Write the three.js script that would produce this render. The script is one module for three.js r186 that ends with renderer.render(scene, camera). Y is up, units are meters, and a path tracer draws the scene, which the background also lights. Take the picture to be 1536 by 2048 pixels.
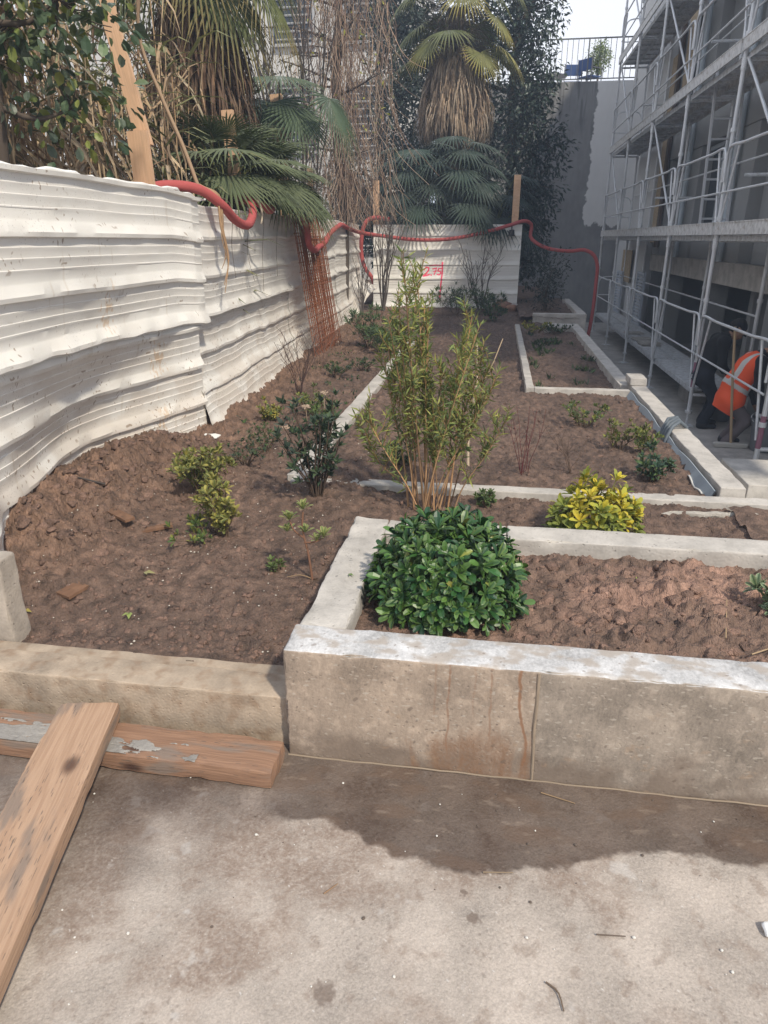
import * as THREE from 'three';
import { mergeGeometries, mergeVertices, toCreasedNormals } from 'three/addons/utils/BufferGeometryUtils.js';
import { MarchingCubes } from 'three/addons/objects/MarchingCubes.js';
import { createNoise2D, createNoise3D } from 'simplex-noise';

// ---------------------------------------------------------------- camera, sky, sun, exposure
const scene = new THREE.Scene();
const camera = new THREE.PerspectiveCamera(72.39, 768 / 1024, 0.05, 900);
camera.position.set(0, 1.6, 0);
camera.rotation.order = 'YXZ';
camera.rotation.set(THREE.MathUtils.degToRad(-21.38), THREE.MathUtils.degToRad(8.77), 0);
const renderer = new THREE.WebGLRenderer({ antialias: true });
renderer.setSize(768, 1024);
renderer.toneMapping = THREE.LinearToneMapping;
renderer.toneMappingExposure = 1.1;
renderer.shadowMap.enabled = true;
{
  const W = 128, H = 64, d = new Float32Array(W * H * 4);
  for (let y = 0; y < H; y++) for (let x = 0; x < W; x++) {
    const e = (y + 0.5) / H * 2 - 1, k = Math.pow(Math.max(0, e), 0.6), i = (y * W + x) * 4;   // -1 nadir .. 1 zenith
    d[i] = e < 0 ? 0.3 : 1.34 - 0.92 * k; d[i + 1] = e < 0 ? 0.28 : 1.34 - 0.83 * k; d[i + 2] = e < 0 ? 0.26 : 1.36 - 0.66 * k; d[i + 3] = 1;
  }
  const t = new THREE.DataTexture(d, W, H, THREE.RGBAFormat, THREE.FloatType);
  t.mapping = THREE.EquirectangularReflectionMapping; t.magFilter = THREE.LinearFilter; t.needsUpdate = true;
  scene.background = t; scene.environment = t;
}
const sun = new THREE.DirectionalLight(new THREE.Color().setRGB(1, 0.91, 0.76), 3.9);
sun.position.set(17, 30, 12.5); sun.target.position.set(0, 0, -8);
sun.castShadow = true; sun.shadow.radius = 6; sun.shadow.mapSize.set(2048, 2048);
Object.assign(sun.shadow.camera, { left: -22, right: 22, top: 22, bottom: -22, near: 1, far: 90 });
scene.add(sun, sun.target);
scene.fog = new THREE.FogExp2(0xbfd2ec, 0.005);

// ---------------------------------------------------------------- helpers
function rngOf(seed) { let s = seed | 0; return () => { s = (s + 0x6d2b79f5) | 0; let t = Math.imul(s ^ (s >>> 15), 1 | s); t = (t + Math.imul(t ^ (t >>> 7), 61 | t)) ^ t; return ((t ^ (t >>> 14)) >>> 0) / 4294967296; }; }
const N2 = createNoise2D(rngOf(11)), N3 = createNoise3D(rngOf(12));
const fbm2 = (x, y, o = 4) => { let a = 0, g = 0.5; for (let i = 0; i < o; i++) { a += g * N2(x, y); x = x * 2.03 + 17.1; y = y * 2.03 - 9.7; g *= 0.5; } return a; };
const fbm3 = (x, y, z, o = 3) => { let a = 0, g = 0.5; for (let i = 0; i < o; i++) { a += g * N3(x, y, z); x = x * 2.03 + 7; y *= 2.03; z = z * 2.03 - 5; g *= 0.5; } return a; };
const grain = (x, y) => { const a = N2(x * 0.31 + 9, y * 0.31), b = N2(x * 0.31, y * 0.31 + 40); return 0.55 * N2(x + a * 0.6, y + b * 0.6) + 0.45 * N2(x * 2.3 - b * 0.8, y * 2.3 + a * 0.8); };
const clamp = (v, a = 0, b = 1) => Math.min(b, Math.max(a, v));
const smooth = (a, b, v) => { const t = clamp((v - a) / (b - a)); return t * t * (3 - 2 * t); };
const lerp = (a, b, t) => a + (b - a) * t;
const V = (x, y, z) => new THREE.Vector3(x, y, z);
const taken = new Map();
function numbered(n) { const k = taken.get(n) || 0; taken.set(n, k + 1); return k ? n + '_' + String(k).padStart(3, '0') : n; }
function tag(o, label, category, group) { o.userData.label = label; o.userData.category = category; if (group) o.userData.group = group; return o; }
function thing(name, label, category, pos = [0, 0, 0], turn = 0, group) {
  const g = new THREE.Group(); g.name = numbered(name); g.position.set(...pos); g.rotation.y = turn; scene.add(g);
  return tag(g, label, category, group);
}
function part(name, geo, mat, parent) { const m = new THREE.Mesh(geo, mat); m.name = name; m.castShadow = m.receiveShadow = true; parent.add(m); return m; }
function single(name, geo, mat, label, category, group, pos) { const m = part(numbered(name), geo, mat, scene); if (pos) m.position.set(...pos); return tag(m, label, category, group); }
function struct(name, geo, mat) { const m = part(numbered(name), geo, mat, scene); m.userData.kind = 'structure'; return m; }
function stuff(name, geo, mat, label, category) { const m = part(numbered(name), geo, mat, scene); tag(m, label, category); m.userData.kind = 'stuff'; return m; }
function merge(list) { list = list.filter(Boolean).map((g) => (g.index ? g.toNonIndexed() : g)); const keys = ['position', 'normal', 'uv'].concat(list.every((g) => g.attributes.color) ? ['color'] : []); for (const g of list) for (const k of Object.keys(g.attributes)) if (!keys.includes(k)) g.deleteAttribute(k); return mergeGeometries(list); }
// texture coordinates in metres, chosen per face by its main direction
function metreUV(geo, sx = 1, off = 0) {
  const g = geo.index ? geo.toNonIndexed() : geo, p = g.attributes.position, uv = new Float32Array(p.count * 2), a = V(), b = V(), c = V();
  for (let i = 0; i < p.count; i += 3) {
    a.fromBufferAttribute(p, i); b.fromBufferAttribute(p, i + 1); c.fromBufferAttribute(p, i + 2);
    const n = b.clone().sub(a).cross(c.clone().sub(a)), ax = Math.abs(n.x), ay = Math.abs(n.y), az = Math.abs(n.z);
    [a, b, c].forEach((v, k) => { const o = (i + k) * 2; if (ay >= ax && ay >= az) { uv[o] = v.x; uv[o + 1] = v.z; } else if (ax >= az) { uv[o] = v.z; uv[o + 1] = v.y; } else { uv[o] = v.x; uv[o + 1] = v.y; } uv[o] = uv[o] * sx + off; uv[o + 1] = uv[o + 1] * sx + off * 0.7; });
  }
  g.setAttribute('uv', new THREE.BufferAttribute(uv, 2));
  return g;
}
function box(w, h, d, x = 0, y = 0, z = 0, ry = 0, rx = 0, rz = 0) {
  const g = new THREE.BoxGeometry(w, h, d); if (rx) g.rotateX(rx); if (rz) g.rotateZ(rz); if (ry) g.rotateY(ry); g.translate(x, y, z); return metreUV(g);
}
// a cast block between two corners: edges rounded by r, faces and arrises uneven, corners chipped
function block(x0, x1, y0, y1, z0, z1, { seg = 0.04, r = 0.008, rough = 0.003, chip = 0.012, uvFn } = {}) {
  const lines = (a, b) => { const n = Math.max(1, Math.round((b - a - 2 * r) / seg)), l = [a, a + r * 0.35]; for (let i = 0; i <= n; i++) l.push(a + r + (b - a - 2 * r) * i / n); l.push(b - r * 0.35, b); return l; };
  const L = [lines(x0, x1), lines(y0, y1), lines(z0, z1)], pos = [];
  const lo = [x0, y0, z0], hi = [x1, y1, z1];
  const put = (p) => {
    const q = p.map((v, k) => clamp(v, lo[k] + r, hi[k] - r)), d = p.map((v, k) => v - q[k]), l = Math.hypot(...d);
    const e = d.filter((v) => Math.abs(v) > r * 0.3).length;
    let s = l > 1e-9 ? r / l : 0; if (e < 2) s = 1;
    const n = fbm3(p[0] * 5, p[1] * 5, p[2] * 5, 3) * rough, c = e >= 2 ? Math.max(0, fbm3(p[0] * 14 + 3, p[1] * 14, p[2] * 14, 3) - 0.18) * chip * 3 : 0, dl = l > 1e-9 ? l : 1;
    pos.push(...p.map((v, k) => q[k] + d[k] * s + (d[k] / dl) * (n - c)));
  };
  for (let k = 0; k < 3; k++) for (const side of [0, 1]) {
    const u = (k + 1) % 3, v = (k + 2) % 3;
    for (let i = 0; i < L[u].length - 1; i++) for (let j = 0; j < L[v].length - 1; j++) {
      const P = (a, b) => { const p = [0, 0, 0]; p[k] = side ? hi[k] : lo[k]; p[u] = L[u][a]; p[v] = L[v][b]; return p; };
      const A = P(i, j), B = P(i + 1, j), C = P(i + 1, j + 1), D = P(i, j + 1);
      for (const p of side ? [A, B, C, A, C, D] : [A, C, B, A, D, C]) put(p);
    }
  }
  let g = new THREE.BufferGeometry(); g.setAttribute('position', new THREE.Float32BufferAttribute(pos, 3));
  g = mergeVertices(g, 1e-5); g.computeVertexNormals(); g = metreUV(g);
  if (uvFn) { const p = g.attributes.position, n = g.attributes.normal, uv = g.attributes.uv; for (let i = 0; i < p.count; i++) { const t = uvFn(p.getX(i), p.getY(i), p.getZ(i), n, i); uv.setXY(i, t[0], t[1]); } }
  return g;
}
function tube(pts, r, rad = 7, per = 6) {
  const c = new THREE.CatmullRomCurve3(pts.map((p) => (p.isVector3 ? p : V(...p))));
  const g = new THREE.TubeGeometry(c, Math.max(2, (pts.length - 1) * per), r, rad, false); return g;
}
// a closed tapering limb through points; radius from r0 to r1
function limb(pts, r0, r1, rad = 6, per = 4) {
  pts = pts.map((p) => (p.isVector3 ? p : V(...p)));
  const c = new THREE.CatmullRomCurve3(pts), n = Math.max(2, (pts.length - 1) * per), g = new THREE.TubeGeometry(c, n, 1, rad, false), p = g.attributes.position, q = V();
  for (let i = 0; i <= n; i++) { const r = lerp(r0, r1, i / n), o = c.getPointAt(i / n); for (let j = 0; j <= rad; j++) { const k = i * (rad + 1) + j; q.fromBufferAttribute(p, k).sub(o).multiplyScalar(r).add(o); p.setXYZ(k, q.x, q.y, q.z); } }
  return g;
}
function rod(a, b, r, rad = 8) {
  a = a.isVector3 ? a : V(...a); b = b.isVector3 ? b : V(...b);
  const d = b.clone().sub(a), g = new THREE.CylinderGeometry(r, r, d.length(), rad, 1, false);
  g.applyQuaternion(new THREE.Quaternion().setFromUnitVectors(V(0, 1, 0), d.clone().normalize())); const m = a.clone().add(b).multiplyScalar(0.5); g.translate(m.x, m.y, m.z); return g;
}
function paintVerts(g, r, gg, b) { const n = g.attributes.position.count, c = new Float32Array(n * 3); for (let i = 0; i < n; i++) { c[i * 3] = r; c[i * 3 + 1] = gg; c[i * 3 + 2] = b; } g.setAttribute('color', new THREE.BufferAttribute(c, 3)); return g; }
// ---- textures
const sr = (v) => { v = clamp(v); return 255 * (v < 0.0031308 ? v * 12.92 : 1.055 * Math.pow(v, 1 / 2.4) - 0.055); };
function colourTex(W, H, fn, rep = true) {        // fn(x, y in 0..1) gives linear r, g, b
  const d = new Uint8Array(W * H * 4);
  for (let y = 0; y < H; y++) for (let x = 0; x < W; x++) { const c = fn((x + 0.5) / W, (y + 0.5) / H), i = (y * W + x) * 4; d[i] = sr(c[0]); d[i + 1] = sr(c[1]); d[i + 2] = sr(c[2]); d[i + 3] = 255; }
  const t = new THREE.DataTexture(d, W, H); t.colorSpace = THREE.SRGBColorSpace; t.magFilter = THREE.LinearFilter; t.wrapS = t.wrapT = rep ? THREE.RepeatWrapping : THREE.ClampToEdgeWrapping; t.needsUpdate = true; return t;
}
function greyTex(W, H, fn, rep = true) {
  const d = new Uint8Array(W * H * 4);
  for (let y = 0; y < H; y++) for (let x = 0; x < W; x++) { const c = 255 * clamp(fn((x + 0.5) / W, (y + 0.5) / H)), i = (y * W + x) * 4; d[i] = d[i + 1] = d[i + 2] = c; d[i + 3] = 255; }
  const t = new THREE.DataTexture(d, W, H); t.magFilter = THREE.LinearFilter; t.wrapS = t.wrapT = rep ? THREE.RepeatWrapping : THREE.ClampToEdgeWrapping; t.needsUpdate = true; return t;
}
// noise that repeats over the unit square: blend of four shifted copies
function tileable(f, W) { return (u, v) => { const x = u * W, y = v * W, a = smooth(0, 1, u), b = smooth(0, 1, v); const l = (p, q, t) => { const m = lerp(p, q, t); return m / Math.sqrt(t * t + (1 - t) * (1 - t)) ; }; return l(l(f(x, y), f(x - W, y), a), l(f(x, y - W), f(x - W, y - W), a), b); }; }
const mix3 = (a, b, t) => [lerp(a[0], b[0], t), lerp(a[1], b[1], t), lerp(a[2], b[2], t)];
function std(color, roughness = 0.85, extra = {}) { const m = new THREE.MeshStandardMaterial({ roughness, ...extra }); m.color.setRGB(...color); return m; }
function withRepeat(t, sx, sy = sx) { const c = t.clone(); c.repeat.set(sx, sy); c.needsUpdate = true; return c; }

// ---------------------------------------------------------------- shared surfaces
const cN = tileable((x, y) => fbm2(x, y, 6), 4), cP = tileable((x, y) => N2(x * 16, y * 16), 4), cQ = tileable((x, y) => N2(x * 5 + 40, y * 5), 4);
const concreteTex = colourTex(560, 560, (u, v) => {
  const n = cN(u, v), pore = smooth(0.72, 0.9, cP(u, v)) * smooth(-0.2, 0.6, cQ(u, v)), f = cQ(v, u) * 0.025 + (cP(v, u)) * 0.02;
  const k = 0.42 + n * 0.13 + f - pore * 0.14; return [k * 1.03, k * 0.965, k * 0.885];
});
const concreteBump = greyTex(560, 560, (u, v) => 0.55 + cN(u, v) * 0.3 + cP(v, u) * 0.08 - 0.45 * smooth(0.68, 0.9, cP(u, v)) * smooth(-0.2, 0.6, cQ(u, v)));
const concrete = std([1, 1, 1], 0.9, { map: concreteTex, bumpMap: concreteBump, bumpScale: 0.004 });
const concretePale = std([1, 1, 1], 0.88, { map: withRepeat(concreteTex, 0.8), bumpMap: withRepeat(concreteBump, 0.8), bumpScale: 0.004 });
const concreteGrey = std([1, 1, 1], 0.9, { map: withRepeat(concreteTex, 0.5), bumpMap: withRepeat(concreteBump, 0.5), bumpScale: 0.003 });
const sN = tileable((x, y) => fbm2(x * 2, y * 2, 6), 4), sG = tileable((x, y) => N2(x * 22, y * 22), 4);
const soilTex = colourTex(560, 560, (u, v) => {
  const n = sN(u, v), g = sG(u, v), straw = smooth(0.83, 0.95, sG(v, u)) * smooth(0.1, 0.5, sN(v, u));
  const k = clamp(0.105 + n * 0.075 + g * 0.025, 0.025, 0.28); return mix3([k * 1.24, k * 0.79, k * 0.58], [0.3, 0.24, 0.19], straw * 0.6);
});
const soilBump = greyTex(560, 560, (u, v) => 0.5 + sN(u, v) * 0.55 + sG(u, v) * 0.12);
const soilMat = std([1, 1, 1], 0.74, { map: withRepeat(soilTex, 1.15), bumpMap: withRepeat(soilBump, 1.9), bumpScale: 0.016, vertexColors: true });
function woodTex(seed, base, dark, muck) {
  return colourTex(900, 200, (u, v) => {
    const x = u * 4 + seed * 9, y = v * 6 + seed * 3, w = fbm2(x * 0.35, y * 0.9, 3);
    let ring = Math.sin((y * 3.2 + w * 5.5) * 3.1); ring = ring * 0.5 + 0.5;
    const fine = N2(x * 3, y * 46) * 0.5 + 0.5, k = clamp(ring * 0.5 + fine * 0.35);
    let c = mix3(base, dark, k);
    for (const [kx, ky, kr] of [[0.22 + seed * 0.13, 0.4, 0.012], [0.71 - seed * 0.09, 0.62, 0.016]]) { const d = Math.hypot((u - kx) * 4, (v - ky) * 1) / (kr * 8); if (d < 1) c = mix3([dark[0] * 0.35, dark[1] * 0.3, dark[2] * 0.3], c, smooth(0.2, 1, d)); }
    const m = smooth(0.05, 0.45, fbm2(x * 1.1 + 30, y * 0.5, 5)) * muck; c = mix3(c, [0.2, 0.155, 0.125], m * 0.75);
    const spot = smooth(0.55, 0.75, N2(x * 9, y * 9)) * smooth(-0.1, 0.5, N2(x * 1.3, y)) * muck; return mix3(c, [0.1, 0.075, 0.06], spot * 0.7);
  });
}
const plankWood = [woodTex(1, [0.43, 0.285, 0.19], [0.31, 0.19, 0.12], 1.1), woodTex(2, [0.3, 0.175, 0.11], [0.19, 0.105, 0.065], 1.2), woodTex(3, [0.66, 0.43, 0.27], [0.52, 0.315, 0.185], 0.2)];
const timber = std([1, 1, 1], 0.75, { map: plankWood[2] });
const galv = std([0.86, 0.87, 0.88], 0.45, { metalness: 0.15, map: colourTex(256, 256, ((t) => (u, v) => { const n = t(u, v), k = 0.82 + n * 0.3; const m = smooth(0.25, 0.5, t(v, u)); return mix3([k, k * 1.01, k * 1.02], [0.5, 0.44, 0.38], m * 0.7); })(tileable((x, y) => fbm2(x * 2, y * 2, 5), 4))) });
const rust = std([0.26, 0.095, 0.045], 0.9);
const darkMetal = std([0.03, 0.032, 0.036], 0.6, { metalness: 0.3 });

// ---------------------------------------------------------------- ground
const flat = (x0, x1, z0, z1, y, seg = 1) => { const g = new THREE.PlaneGeometry(x1 - x0, z1 - z0, seg, seg); g.rotateX(-Math.PI / 2); g.translate((x0 + x1) / 2, y, (z0 + z1) / 2); return metreUV(g); };
const earthMat = std([0.9, 0.85, 0.8], 0.95, { map: withRepeat(soilTex, 0.5), bumpMap: withRepeat(soilBump, 0.5), bumpScale: 0.02 });
struct('ground', flat(-300, 300, -400, 300, -1.0), earthMat);
struct('work_floor', block(1.36, 7.9, -0.95, -0.87, -23.4, -3.4, { seg: 0.5, r: 0.01 }), concreteGrey);
struct('earth_bank', block(-30, -2.95, -0.9, 0.24, -26, 4, { seg: 0.8, r: 0.2, rough: 0.1 }), earthMat);
struct('rear_earth', block(-2.9, 1.3, -0.9, 0.2, -23.4, -15.15, { seg: 0.5, r: 0.1, rough: 0.06 }), earthMat);
// slab underfoot: dry concrete, mud trodden over it, a damp tongue with a wavy rim along the planter
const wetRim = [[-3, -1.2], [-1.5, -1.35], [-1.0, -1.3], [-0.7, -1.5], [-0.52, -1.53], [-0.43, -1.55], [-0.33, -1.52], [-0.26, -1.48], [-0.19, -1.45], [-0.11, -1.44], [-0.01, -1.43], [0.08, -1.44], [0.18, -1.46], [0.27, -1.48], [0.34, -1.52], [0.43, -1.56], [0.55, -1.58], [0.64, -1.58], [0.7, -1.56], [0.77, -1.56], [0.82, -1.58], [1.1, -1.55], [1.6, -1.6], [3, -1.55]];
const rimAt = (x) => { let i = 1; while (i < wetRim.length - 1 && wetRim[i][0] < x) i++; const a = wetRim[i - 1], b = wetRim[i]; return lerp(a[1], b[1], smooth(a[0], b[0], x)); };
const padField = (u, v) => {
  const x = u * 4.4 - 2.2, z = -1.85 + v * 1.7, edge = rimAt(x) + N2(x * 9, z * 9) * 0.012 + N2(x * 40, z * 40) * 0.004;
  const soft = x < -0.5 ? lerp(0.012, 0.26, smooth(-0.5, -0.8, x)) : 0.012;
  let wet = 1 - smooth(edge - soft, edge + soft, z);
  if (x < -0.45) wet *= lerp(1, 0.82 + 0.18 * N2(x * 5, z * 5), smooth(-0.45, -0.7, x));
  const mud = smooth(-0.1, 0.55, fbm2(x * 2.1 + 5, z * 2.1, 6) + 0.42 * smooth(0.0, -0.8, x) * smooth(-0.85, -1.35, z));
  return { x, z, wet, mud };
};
const padTex = colourTex(2048, 792, (u, v) => {
  const { x, z, wet, mud } = padField(u, v);
  const n = fbm2(x * 3, z * 3, 6), f = grain(x * 60, z * 60) * 0.06 + grain(x * 150, z * 150) * 0.08, k = 0.365 + n * 0.12 + f;
  let c = [k * 1.05, k * 0.915, k * 0.8];
  const gr = clamp(0.72 + 0.5 * grain(x * 34 + 2, z * 34) + 0.3 * grain(x * 95, z * 95 + 6)); c = mix3(c, [0.2, 0.142, 0.108], mud * 0.8 * gr);
  const blot = smooth(0.2, 0.55, fbm2(x * 9 + 9, z * 9 + 3, 5)); c = mix3(c, [0.2, 0.145, 0.112], blot * 0.5 * gr);
  const pale = smooth(0.42, 0.6, fbm2(x * 5 - 20, z * 5 + 8, 5)); c = mix3(c, [0.5, 0.475, 0.45], pale * 0.45);
  const speck = smooth(0.7, 0.82, N2(x * 34 + 3, z * 34)) * smooth(-0.1, 0.4, N2(x * 2.2, z * 2.2 + 4)); c = mix3(c, [0.1, 0.075, 0.06], speck * 0.3);
  const lime = smooth(0.86, 0.93, N2(x * 62, z * 62 + 11)); c = mix3(c, [0.62, 0.6, 0.57], lime * 0.6);
  const bn = N2(x * 50, z * 50) * 0.008;
  for (const [bx, bz, br] of [[-0.3, -1.05, 0.035], [0.03, -1.29, 0.02], [0.0, -1.36, 0.01]]) { const d = Math.hypot(x - bx, z - bz) + bn; if (d < br) c = mix3([0.13, 0.095, 0.075], c, smooth(br * 0.5, br, d) * 0.7 + 0.3); }
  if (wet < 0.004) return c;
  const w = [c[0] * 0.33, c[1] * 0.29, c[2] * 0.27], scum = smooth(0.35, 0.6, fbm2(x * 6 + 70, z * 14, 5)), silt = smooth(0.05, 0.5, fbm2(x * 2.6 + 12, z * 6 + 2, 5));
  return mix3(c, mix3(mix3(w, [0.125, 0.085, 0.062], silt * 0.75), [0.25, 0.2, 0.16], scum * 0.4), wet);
}, false);
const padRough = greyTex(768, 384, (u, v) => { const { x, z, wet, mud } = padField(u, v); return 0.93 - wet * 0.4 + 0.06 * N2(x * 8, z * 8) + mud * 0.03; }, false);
const padBump = greyTex(2048, 792, (u, v) => { const x = u * 4.4, z = v * 1.7; return 0.5 + fbm2(x * 6, z * 6, 5) * 0.35 + grain(x * 45, z * 45) * 0.14 + grain(x * 120, z * 120) * 0.12; }, false);
{
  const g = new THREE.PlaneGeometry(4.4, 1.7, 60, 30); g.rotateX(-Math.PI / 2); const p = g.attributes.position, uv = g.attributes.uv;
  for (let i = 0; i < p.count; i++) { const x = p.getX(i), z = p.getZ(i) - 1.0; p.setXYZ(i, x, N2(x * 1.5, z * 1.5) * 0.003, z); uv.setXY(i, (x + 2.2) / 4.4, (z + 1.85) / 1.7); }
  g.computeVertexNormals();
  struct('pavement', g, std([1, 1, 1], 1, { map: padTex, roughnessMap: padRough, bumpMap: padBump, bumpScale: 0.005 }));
  struct('pavement', block(-9, 9, -0.3, -0.006, -1.85, 8, { seg: 0.6, r: 0.02 }), concrete);
}
// ---- planting soil: one uneven sheet under the beds
const soilBase = (x, z) => {
  let h = 0.15 + 0.055 * smooth(-2.05, -2.5, z) + 0.045 * smooth(-2.3, -3.3, z);
  const along = smooth(-2.35, -2.75, z) * (1 - smooth(-3.9, -4.75, z));
  h += along * (0.12 * Math.exp(-Math.pow((x + 2.25) / 0.28, 2)) + 0.03 * Math.exp(-Math.pow((x + 1.9) / 0.4, 2)));
  h += 0.05 * Math.exp(-Math.pow((x + 0.9) / 0.3, 2) - Math.pow((z + 3.5) / 0.25, 2));
  if (x > -0.62 && z > -2.95) h = 0.12;
  if (x > -1.0 && x < 1.3 && z < -3.75 && z > -6.5) h += 0.02;
  return h;
};
const clodAmp = (x, z) => 0.6 + 0.9 * smooth(-2.35, -2.75, z) * Math.exp(-Math.pow((x + 2.1) / 0.4, 2)) + 0.35 * smooth(-3.0, -3.6, z);
const hash2 = (i, j, k) => { let h = Math.imul(i, 374761393) ^ Math.imul(j, 668265263) ^ Math.imul(k, 1274126177); h = Math.imul(h ^ (h >>> 13), 1274126177); return ((h ^ (h >>> 16)) >>> 0) / 4294967296; };
// rounded lumps of random size, one in about every unit cell; 0 where none lies
function lumps(x, y, seed, share = 0.7) { const i = Math.floor(x), j = Math.floor(y); let m = 0; for (let a = -1; a <= 1; a++) for (let b = -1; b <= 1; b++) { if (hash2(i + a, j + b, seed) > share) continue; const r = 0.25 + 0.5 * hash2(i + a, j + b, seed + 1), dx = x - i - a - hash2(i + a, j + b, seed + 2), dy = y - j - b - hash2(i + a, j + b, seed + 3), q = 1 - (dx * dx + dy * dy) / (r * r); if (q > 0) m = Math.max(m, Math.sqrt(q) * r); } return m; }
const billow = (x, y) => 1 - Math.abs(N2(x, y)) * 2;
const mound = (x, z) => smooth(-2.4, -2.75, z) * (1 - smooth(-3.9, -4.6, z)) * Math.exp(-Math.pow((x + 2.15) / 0.42, 2));
function soilHeight(x, z) {
  const a = clodAmp(x, z), b = Math.max(0, billow(x * 7 + N2(x * 4, z * 4) * 0.5, z * 7)), c = Math.max(0, billow(x * 17, z * 17 + 5)), m = 0.5 + 0.5 * N2(x * 1.7, z * 1.7);
  return soilBase(x, z) + fbm2(x * 1.4, z * 1.4, 3) * 0.035 + a * (b * 0.006 * m + c * 0.004 * (0.4 + m) + lumps(x * 12 + N2(x * 22, z * 22) * 0.35, z * 12 + N2(x * 22 + 5, z * 22) * 0.35, 3, 0.2 + 0.5 * m) * 0.022 + lumps(x * 27 + N2(x * 45, z * 45) * 0.4, z * 27 + 7, 9, 0.65) * 0.02 + lumps(x * 50 + N2(x * 80, z * 80) * 0.4, z * 50, 13, 0.6) * 0.012 + N2(x * 70, z * 70) * 0.003) + mound(x, z) * (lumps(x * 5 + N2(x * 9, z * 9) * 0.3, z * 5, 21, 0.8) * 0.045 + fbm2(x * 4, z * 4, 3) * 0.04);
}
function soilSheet(xs, zs, hf, dryFn) {
  const nx = xs.length, nz = zs.length, pos = new Float32Array(nx * nz * 3), uv = new Float32Array(nx * nz * 2), col = new Float32Array(nx * nz * 3), idx = [];
  for (let j = 0; j < nz; j++) for (let i = 0; i < nx; i++) {
    const x = xs[i], z = zs[j], o = j * nx + i, d = dryFn(x, z);
    pos[o * 3] = x; pos[o * 3 + 1] = hf(x, z); pos[o * 3 + 2] = z; uv[o * 2] = x; uv[o * 2 + 1] = z; col[o * 3] = d[0]; col[o * 3 + 1] = d[1]; col[o * 3 + 2] = d[2];
    if (i && j) idx.push(o - nx - 1, o - 1, o - nx, o - nx, o - 1, o);
  }
  const g = new THREE.BufferGeometry(); g.setAttribute('position', new THREE.BufferAttribute(pos, 3)); g.setAttribute('uv', new THREE.BufferAttribute(uv, 2)); g.setAttribute('color', new THREE.BufferAttribute(col, 3));
  g.setIndex(idx); g.computeVertexNormals();
  const n = g.attributes.normal; let up = 0; for (let i = 0; i < n.count; i += 97) up += n.getY(i); if (up < 0) { for (let i = 0; i < idx.length; i += 3) [idx[i + 1], idx[i + 2]] = [idx[i + 2], idx[i + 1]]; g.setIndex(idx); g.computeVertexNormals(); }
  return g;
}
const span = (a, b, st) => { const n = Math.ceil((b - a) / st), l = []; for (let i = 0; i <= n; i++) l.push(a + (b - a) * i / n); return l; };
{
  const zs = []; for (let z = -2.03; z > -15.3; z += Math.min(-0.0095, z * 0.0037)) zs.push(z);
  struct('soil', soilSheet(span(-2.9, 1.28, 0.0105), zs, soilHeight, (x, z) => {
    const n = fbm2(x * 0.9 + 4, z * 0.9, 4), m = smooth(-2.3, -2.7, z) * Math.exp(-Math.pow((x + 2.15) / 0.5, 2)), k = 1.0 + n * 0.35 + m * 0.25;
    return [k * (1 + 0.06 * m), k, k * (1 - 0.08 * m)];
  }), soilMat);
  struct('soil', soilSheet(span(1.26, 2.4, 0.03), span(-3.66, -2.9, 0.025), (x, z) => soilHeight(x, z) + 0.02, (x, z) => { const k = 1 + fbm2(x, z, 3) * 0.3; return [k, k, k]; }), soilMat);
}
const planterHeight = (x, z) => {
  const b = Math.max(0, billow(x * 9, z * 9)), c = Math.max(0, billow(x * 22 + 3, z * 22)), big = smooth(0.02, 0.5, fbm2(x * 2.4 + 1.7, z * 2.4 + 6, 3)), ruf = 0.3 + 0.7 * smooth(0.05, 0.35, x);
  return 0.305 + 0.06 * smooth(-2.1, -2.65, z) * 0.4 + big * 0.022 * ruf + (b * 0.01 + c * 0.006 + lumps(x * 8 + N2(x * 15, z * 15) * 0.3, z * 8 + N2(x * 15 + 9, z * 15) * 0.3, 41, 0.6) * 0.04 * (0.3 + big) + lumps(x * 19 + N2(x * 35, z * 35) * 0.3, z * 19, 45, 0.75) * 0.024 + lumps(x * 42 + N2(x * 70, z * 70) * 0.3, z * 42, 49, 0.7) * 0.009) * ruf + fbm2(x * 3, z * 3, 2) * 0.02 + N2(x * 48, z * 48) * 0.004;
};
struct('planter_soil', soilSheet(span(-0.45, 2.3, 0.0095), span(-2.81, -1.95, 0.0095), planterHeight, (x, z) => { const n = fbm2(x * 1.6 + 8, z * 1.6, 4), d = smooth(-0.1, 0.4, fbm2(x * 1.3 + 1.7, z * 1.9 + 6, 3) + 0.15 - Math.abs(x - 0.75) * 0.25); const k = 1.15 + n * 0.4 + d * 0.75; return [k * (1 + d * 0.06), k, k]; }), soilMat);

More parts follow.
